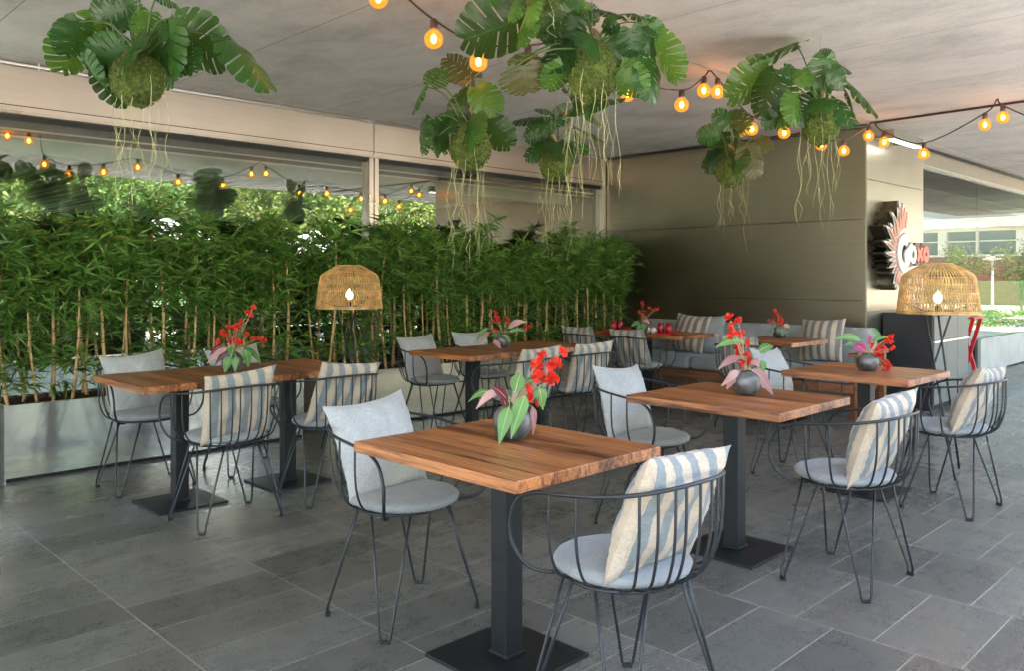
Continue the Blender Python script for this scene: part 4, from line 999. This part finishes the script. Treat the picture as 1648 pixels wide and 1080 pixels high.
tree(3, 38.0, -4.6, 'small pale tree left of the lamp post, mirrored in the right-hand window', .95, 'trees by the brick building')
b = MB(); r = random.Random(9)
for k in range(9000):
    p = V((r.uniform(-30, 45), r.uniform(-24, -21), r.uniform(0, 4.6)+r.gauss(0, .4)))
    add_leaf(b, p, V((r.uniform(-1, 1), r.uniform(-1, 1), r.uniform(-1, .5))), r.uniform(.4, .8), .4, V((r.uniform(-1, 1), r.uniform(-1, 1), 1)))
o = b.build('far_wood', M_tleaf); tag(o, 'green mass of far foliage closing the garden behind the trees', 'wood', kind='stuff')
def parasol(x, y, s, label):
    t = thing('parasol', label, 'parasol', (x, y, -.1), .3, 'white parasols on the garden side'); t.scale = (s,)*3
    b = MB(); n = 8; vs = [(0, 0, 2.75)]
    for k in range(n):
        a = 2*pi*k/n; vs.append((1.55*cos(a), 1.55*sin(a), 2.12))
    for k in range(n):
        a = 2*pi*(k+.5)/n; vs.append((1.40*cos(a), 1.40*sin(a), 2.13))
    fs = []
    for k in range(n): fs += [(0, 1+k, 9+k), (0, 9+k, 1+(k+1) % n)]
    b.add(vs, fs); o = b.build('canopy', M_canvas, t); sm = o.modifiers.new('s', 'SOLIDIFY'); sm.thickness = .01
    b = MB(); b.tube([(0, 0, 0), (0, 0, 2.78)], .024, 10); b.build('pole', M_frame, t, True)
    b = MB(); b.lathe([(0, 0), (.3, 0), (.3, .06), (0, .06)], 20); b.build('foot', M_cabg, t)
parasol(2.6, -2.6, .92, 'white parasol mirrored at the far left above the bamboo'); parasol(6.3, -2.3, .94, 'white parasol mirrored above the left rattan lamp, the widest one'); parasol(9.6, -2.4, .9, 'white parasol mirrored just left of the window mullion'); parasol(-1.6, -2.6, .92, 'white parasol standing on the garden side behind the camera')
# brick building, lamp post, beds
bb = thing('brick_building', 'low brick building with a white window band, mirrored in the right-hand window', 'building', (45, 0, 0))
pl((0, -36, -1), (8, 2, 2.36), 'wall', M_brick, bb); pl((.25, -36, 2.36), (8, 2, 3.75), 'upper_wall', M_winglass, bb); pl((-.5, -36.5, 3.78), (8.5, 2.5, 4.25), 'roof', M_conc, bb); pl((-.05, -36, 2.36), (.2, 2, 2.46), 'sill', M_white, bb); pl((-.05, -36, 3.62), (.2, 2, 3.777), 'lintel', M_white, bb)
y = -35.5; k = 0
while y < 2:
    w = .42 if k % 2 == 0 else .09
    pl((-.03, y, 2.462), (.23, y+w, 3.618), 'window_post', M_white, bb); y += 1.75; k += 1
b = MB(); b.box((.1, -36, 3.10), (.22, 2, 3.16)); b.build('transom', M_white, bb)
lp = thing('lamp_post', 'thin white lamp post mirrored in the right-hand window by the brick wall', 'lamp post', (33.5, -1.95, -.2))
b = MB(); b.tube([(0, 0, 0), (0, 0, 2.15)], [.05, .04], 10); b.build('post', M_white, lp, True); b = MB(); b.lathe([(0, 2.15), (.3, 2.17), (.33, 2.22), (0, 2.30)], 16); b.build('head', M_white, lp, True)
m = MB(); m.box((30.5, -30, -.14), (44.9, 8, -.02)); m.box((16.5, -14, -.14), (21.8, -5.25, -.1)); m.box((22.3, -14, -.14), (30, 6, .012)); o = m.build('gravel_and_bounce_strip', M_sand); tag(o, kind='structure')  # first slab is added to bounce neutral light onto the brick wall
b = MB(); r = random.Random(19)
for k in range(9000):
    p = V((r.uniform(24.5, 26.5), r.uniform(-9, 4), r.uniform(.0, .42)+.08*noise.noise(V((k*.01, 0, 0)))))
    add_leaf(b, p, V((r.uniform(-1, 1), r.uniform(-1, 1), r.uniform(-.3, 1))), .12, .07, V((r.uniform(-1, 1), r.uniform(-1, 1), 1)), 1 if r.random() < .012 else 0)
o = b.build('flower_bed', [M_tleaf, M_red]); tag(o, 'low green flower bed with red blooms mirrored in the right-hand window', 'flower bed', kind='stuff')

# ------------------------------------------------------------------ light
w = bpy.data.worlds.new('World'); scene.world = w; w.use_nodes = True
nt = w.node_tree; bg = nt.nodes['Background']; sky = nt.nodes.new('ShaderNodeTexSky'); sky.sky_type = 'NISHITA'; sky.sun_disc = False
EL = 60.0; AZ = 12.0   # sun over the building, a little to the left
sky.sun_elevation = radians(EL); sky.sun_rotation = radians(-AZ); sky.dust_density = 5.0; sky.air_density = 1.0; sky.ozone_density = 0.0
nt.links.new(sky.outputs[0], bg.inputs[0]); bg.inputs[1].default_value = .15
sl = bpy.data.lights.new('sun', 'SUN'); sl.energy = 3.4; sl.angle = radians(.6); sl.color = (1.0, .93, .83)
so = bpy.data.objects.new('sun', sl); COL.objects.link(so)
sd = V((-sin(radians(AZ))*cos(radians(EL)), cos(radians(AZ))*cos(radians(EL)), sin(radians(EL))))
so.rotation_euler = sd.to_track_quat('Z', 'Y').to_euler(); so.location = (0, 20, 30)

cam = bpy.data.cameras.new('camera'); co = bpy.data.objects.new('camera', cam); COL.objects.link(co)
cam.sensor_width = 36; cam.lens = 36*FPX/1648; cam.shift_y = -(540-HZ)/1648; cam.clip_end = 900; cam.clip_start = .05
co.location = (0, 0, HGT); co.rotation_euler = (radians(90), 0, TH-radians(90))
scene.camera = co
vs = scene.view_settings; vs.view_transform = 'Standard'; vs.look = 'None'; vs.gamma = 1; vs.exposure = 3.7
scene.render.engine = 'CYCLES'
cy = scene.cycles; cy.max_bounces = 10; cy.transparent_max_bounces = 16; cy.glossy_bounces = 5; cy.diffuse_bounces = 5; cy.transmission_bounces = 6
cy.use_denoising = True; cy.sample_clamp_indirect = 6
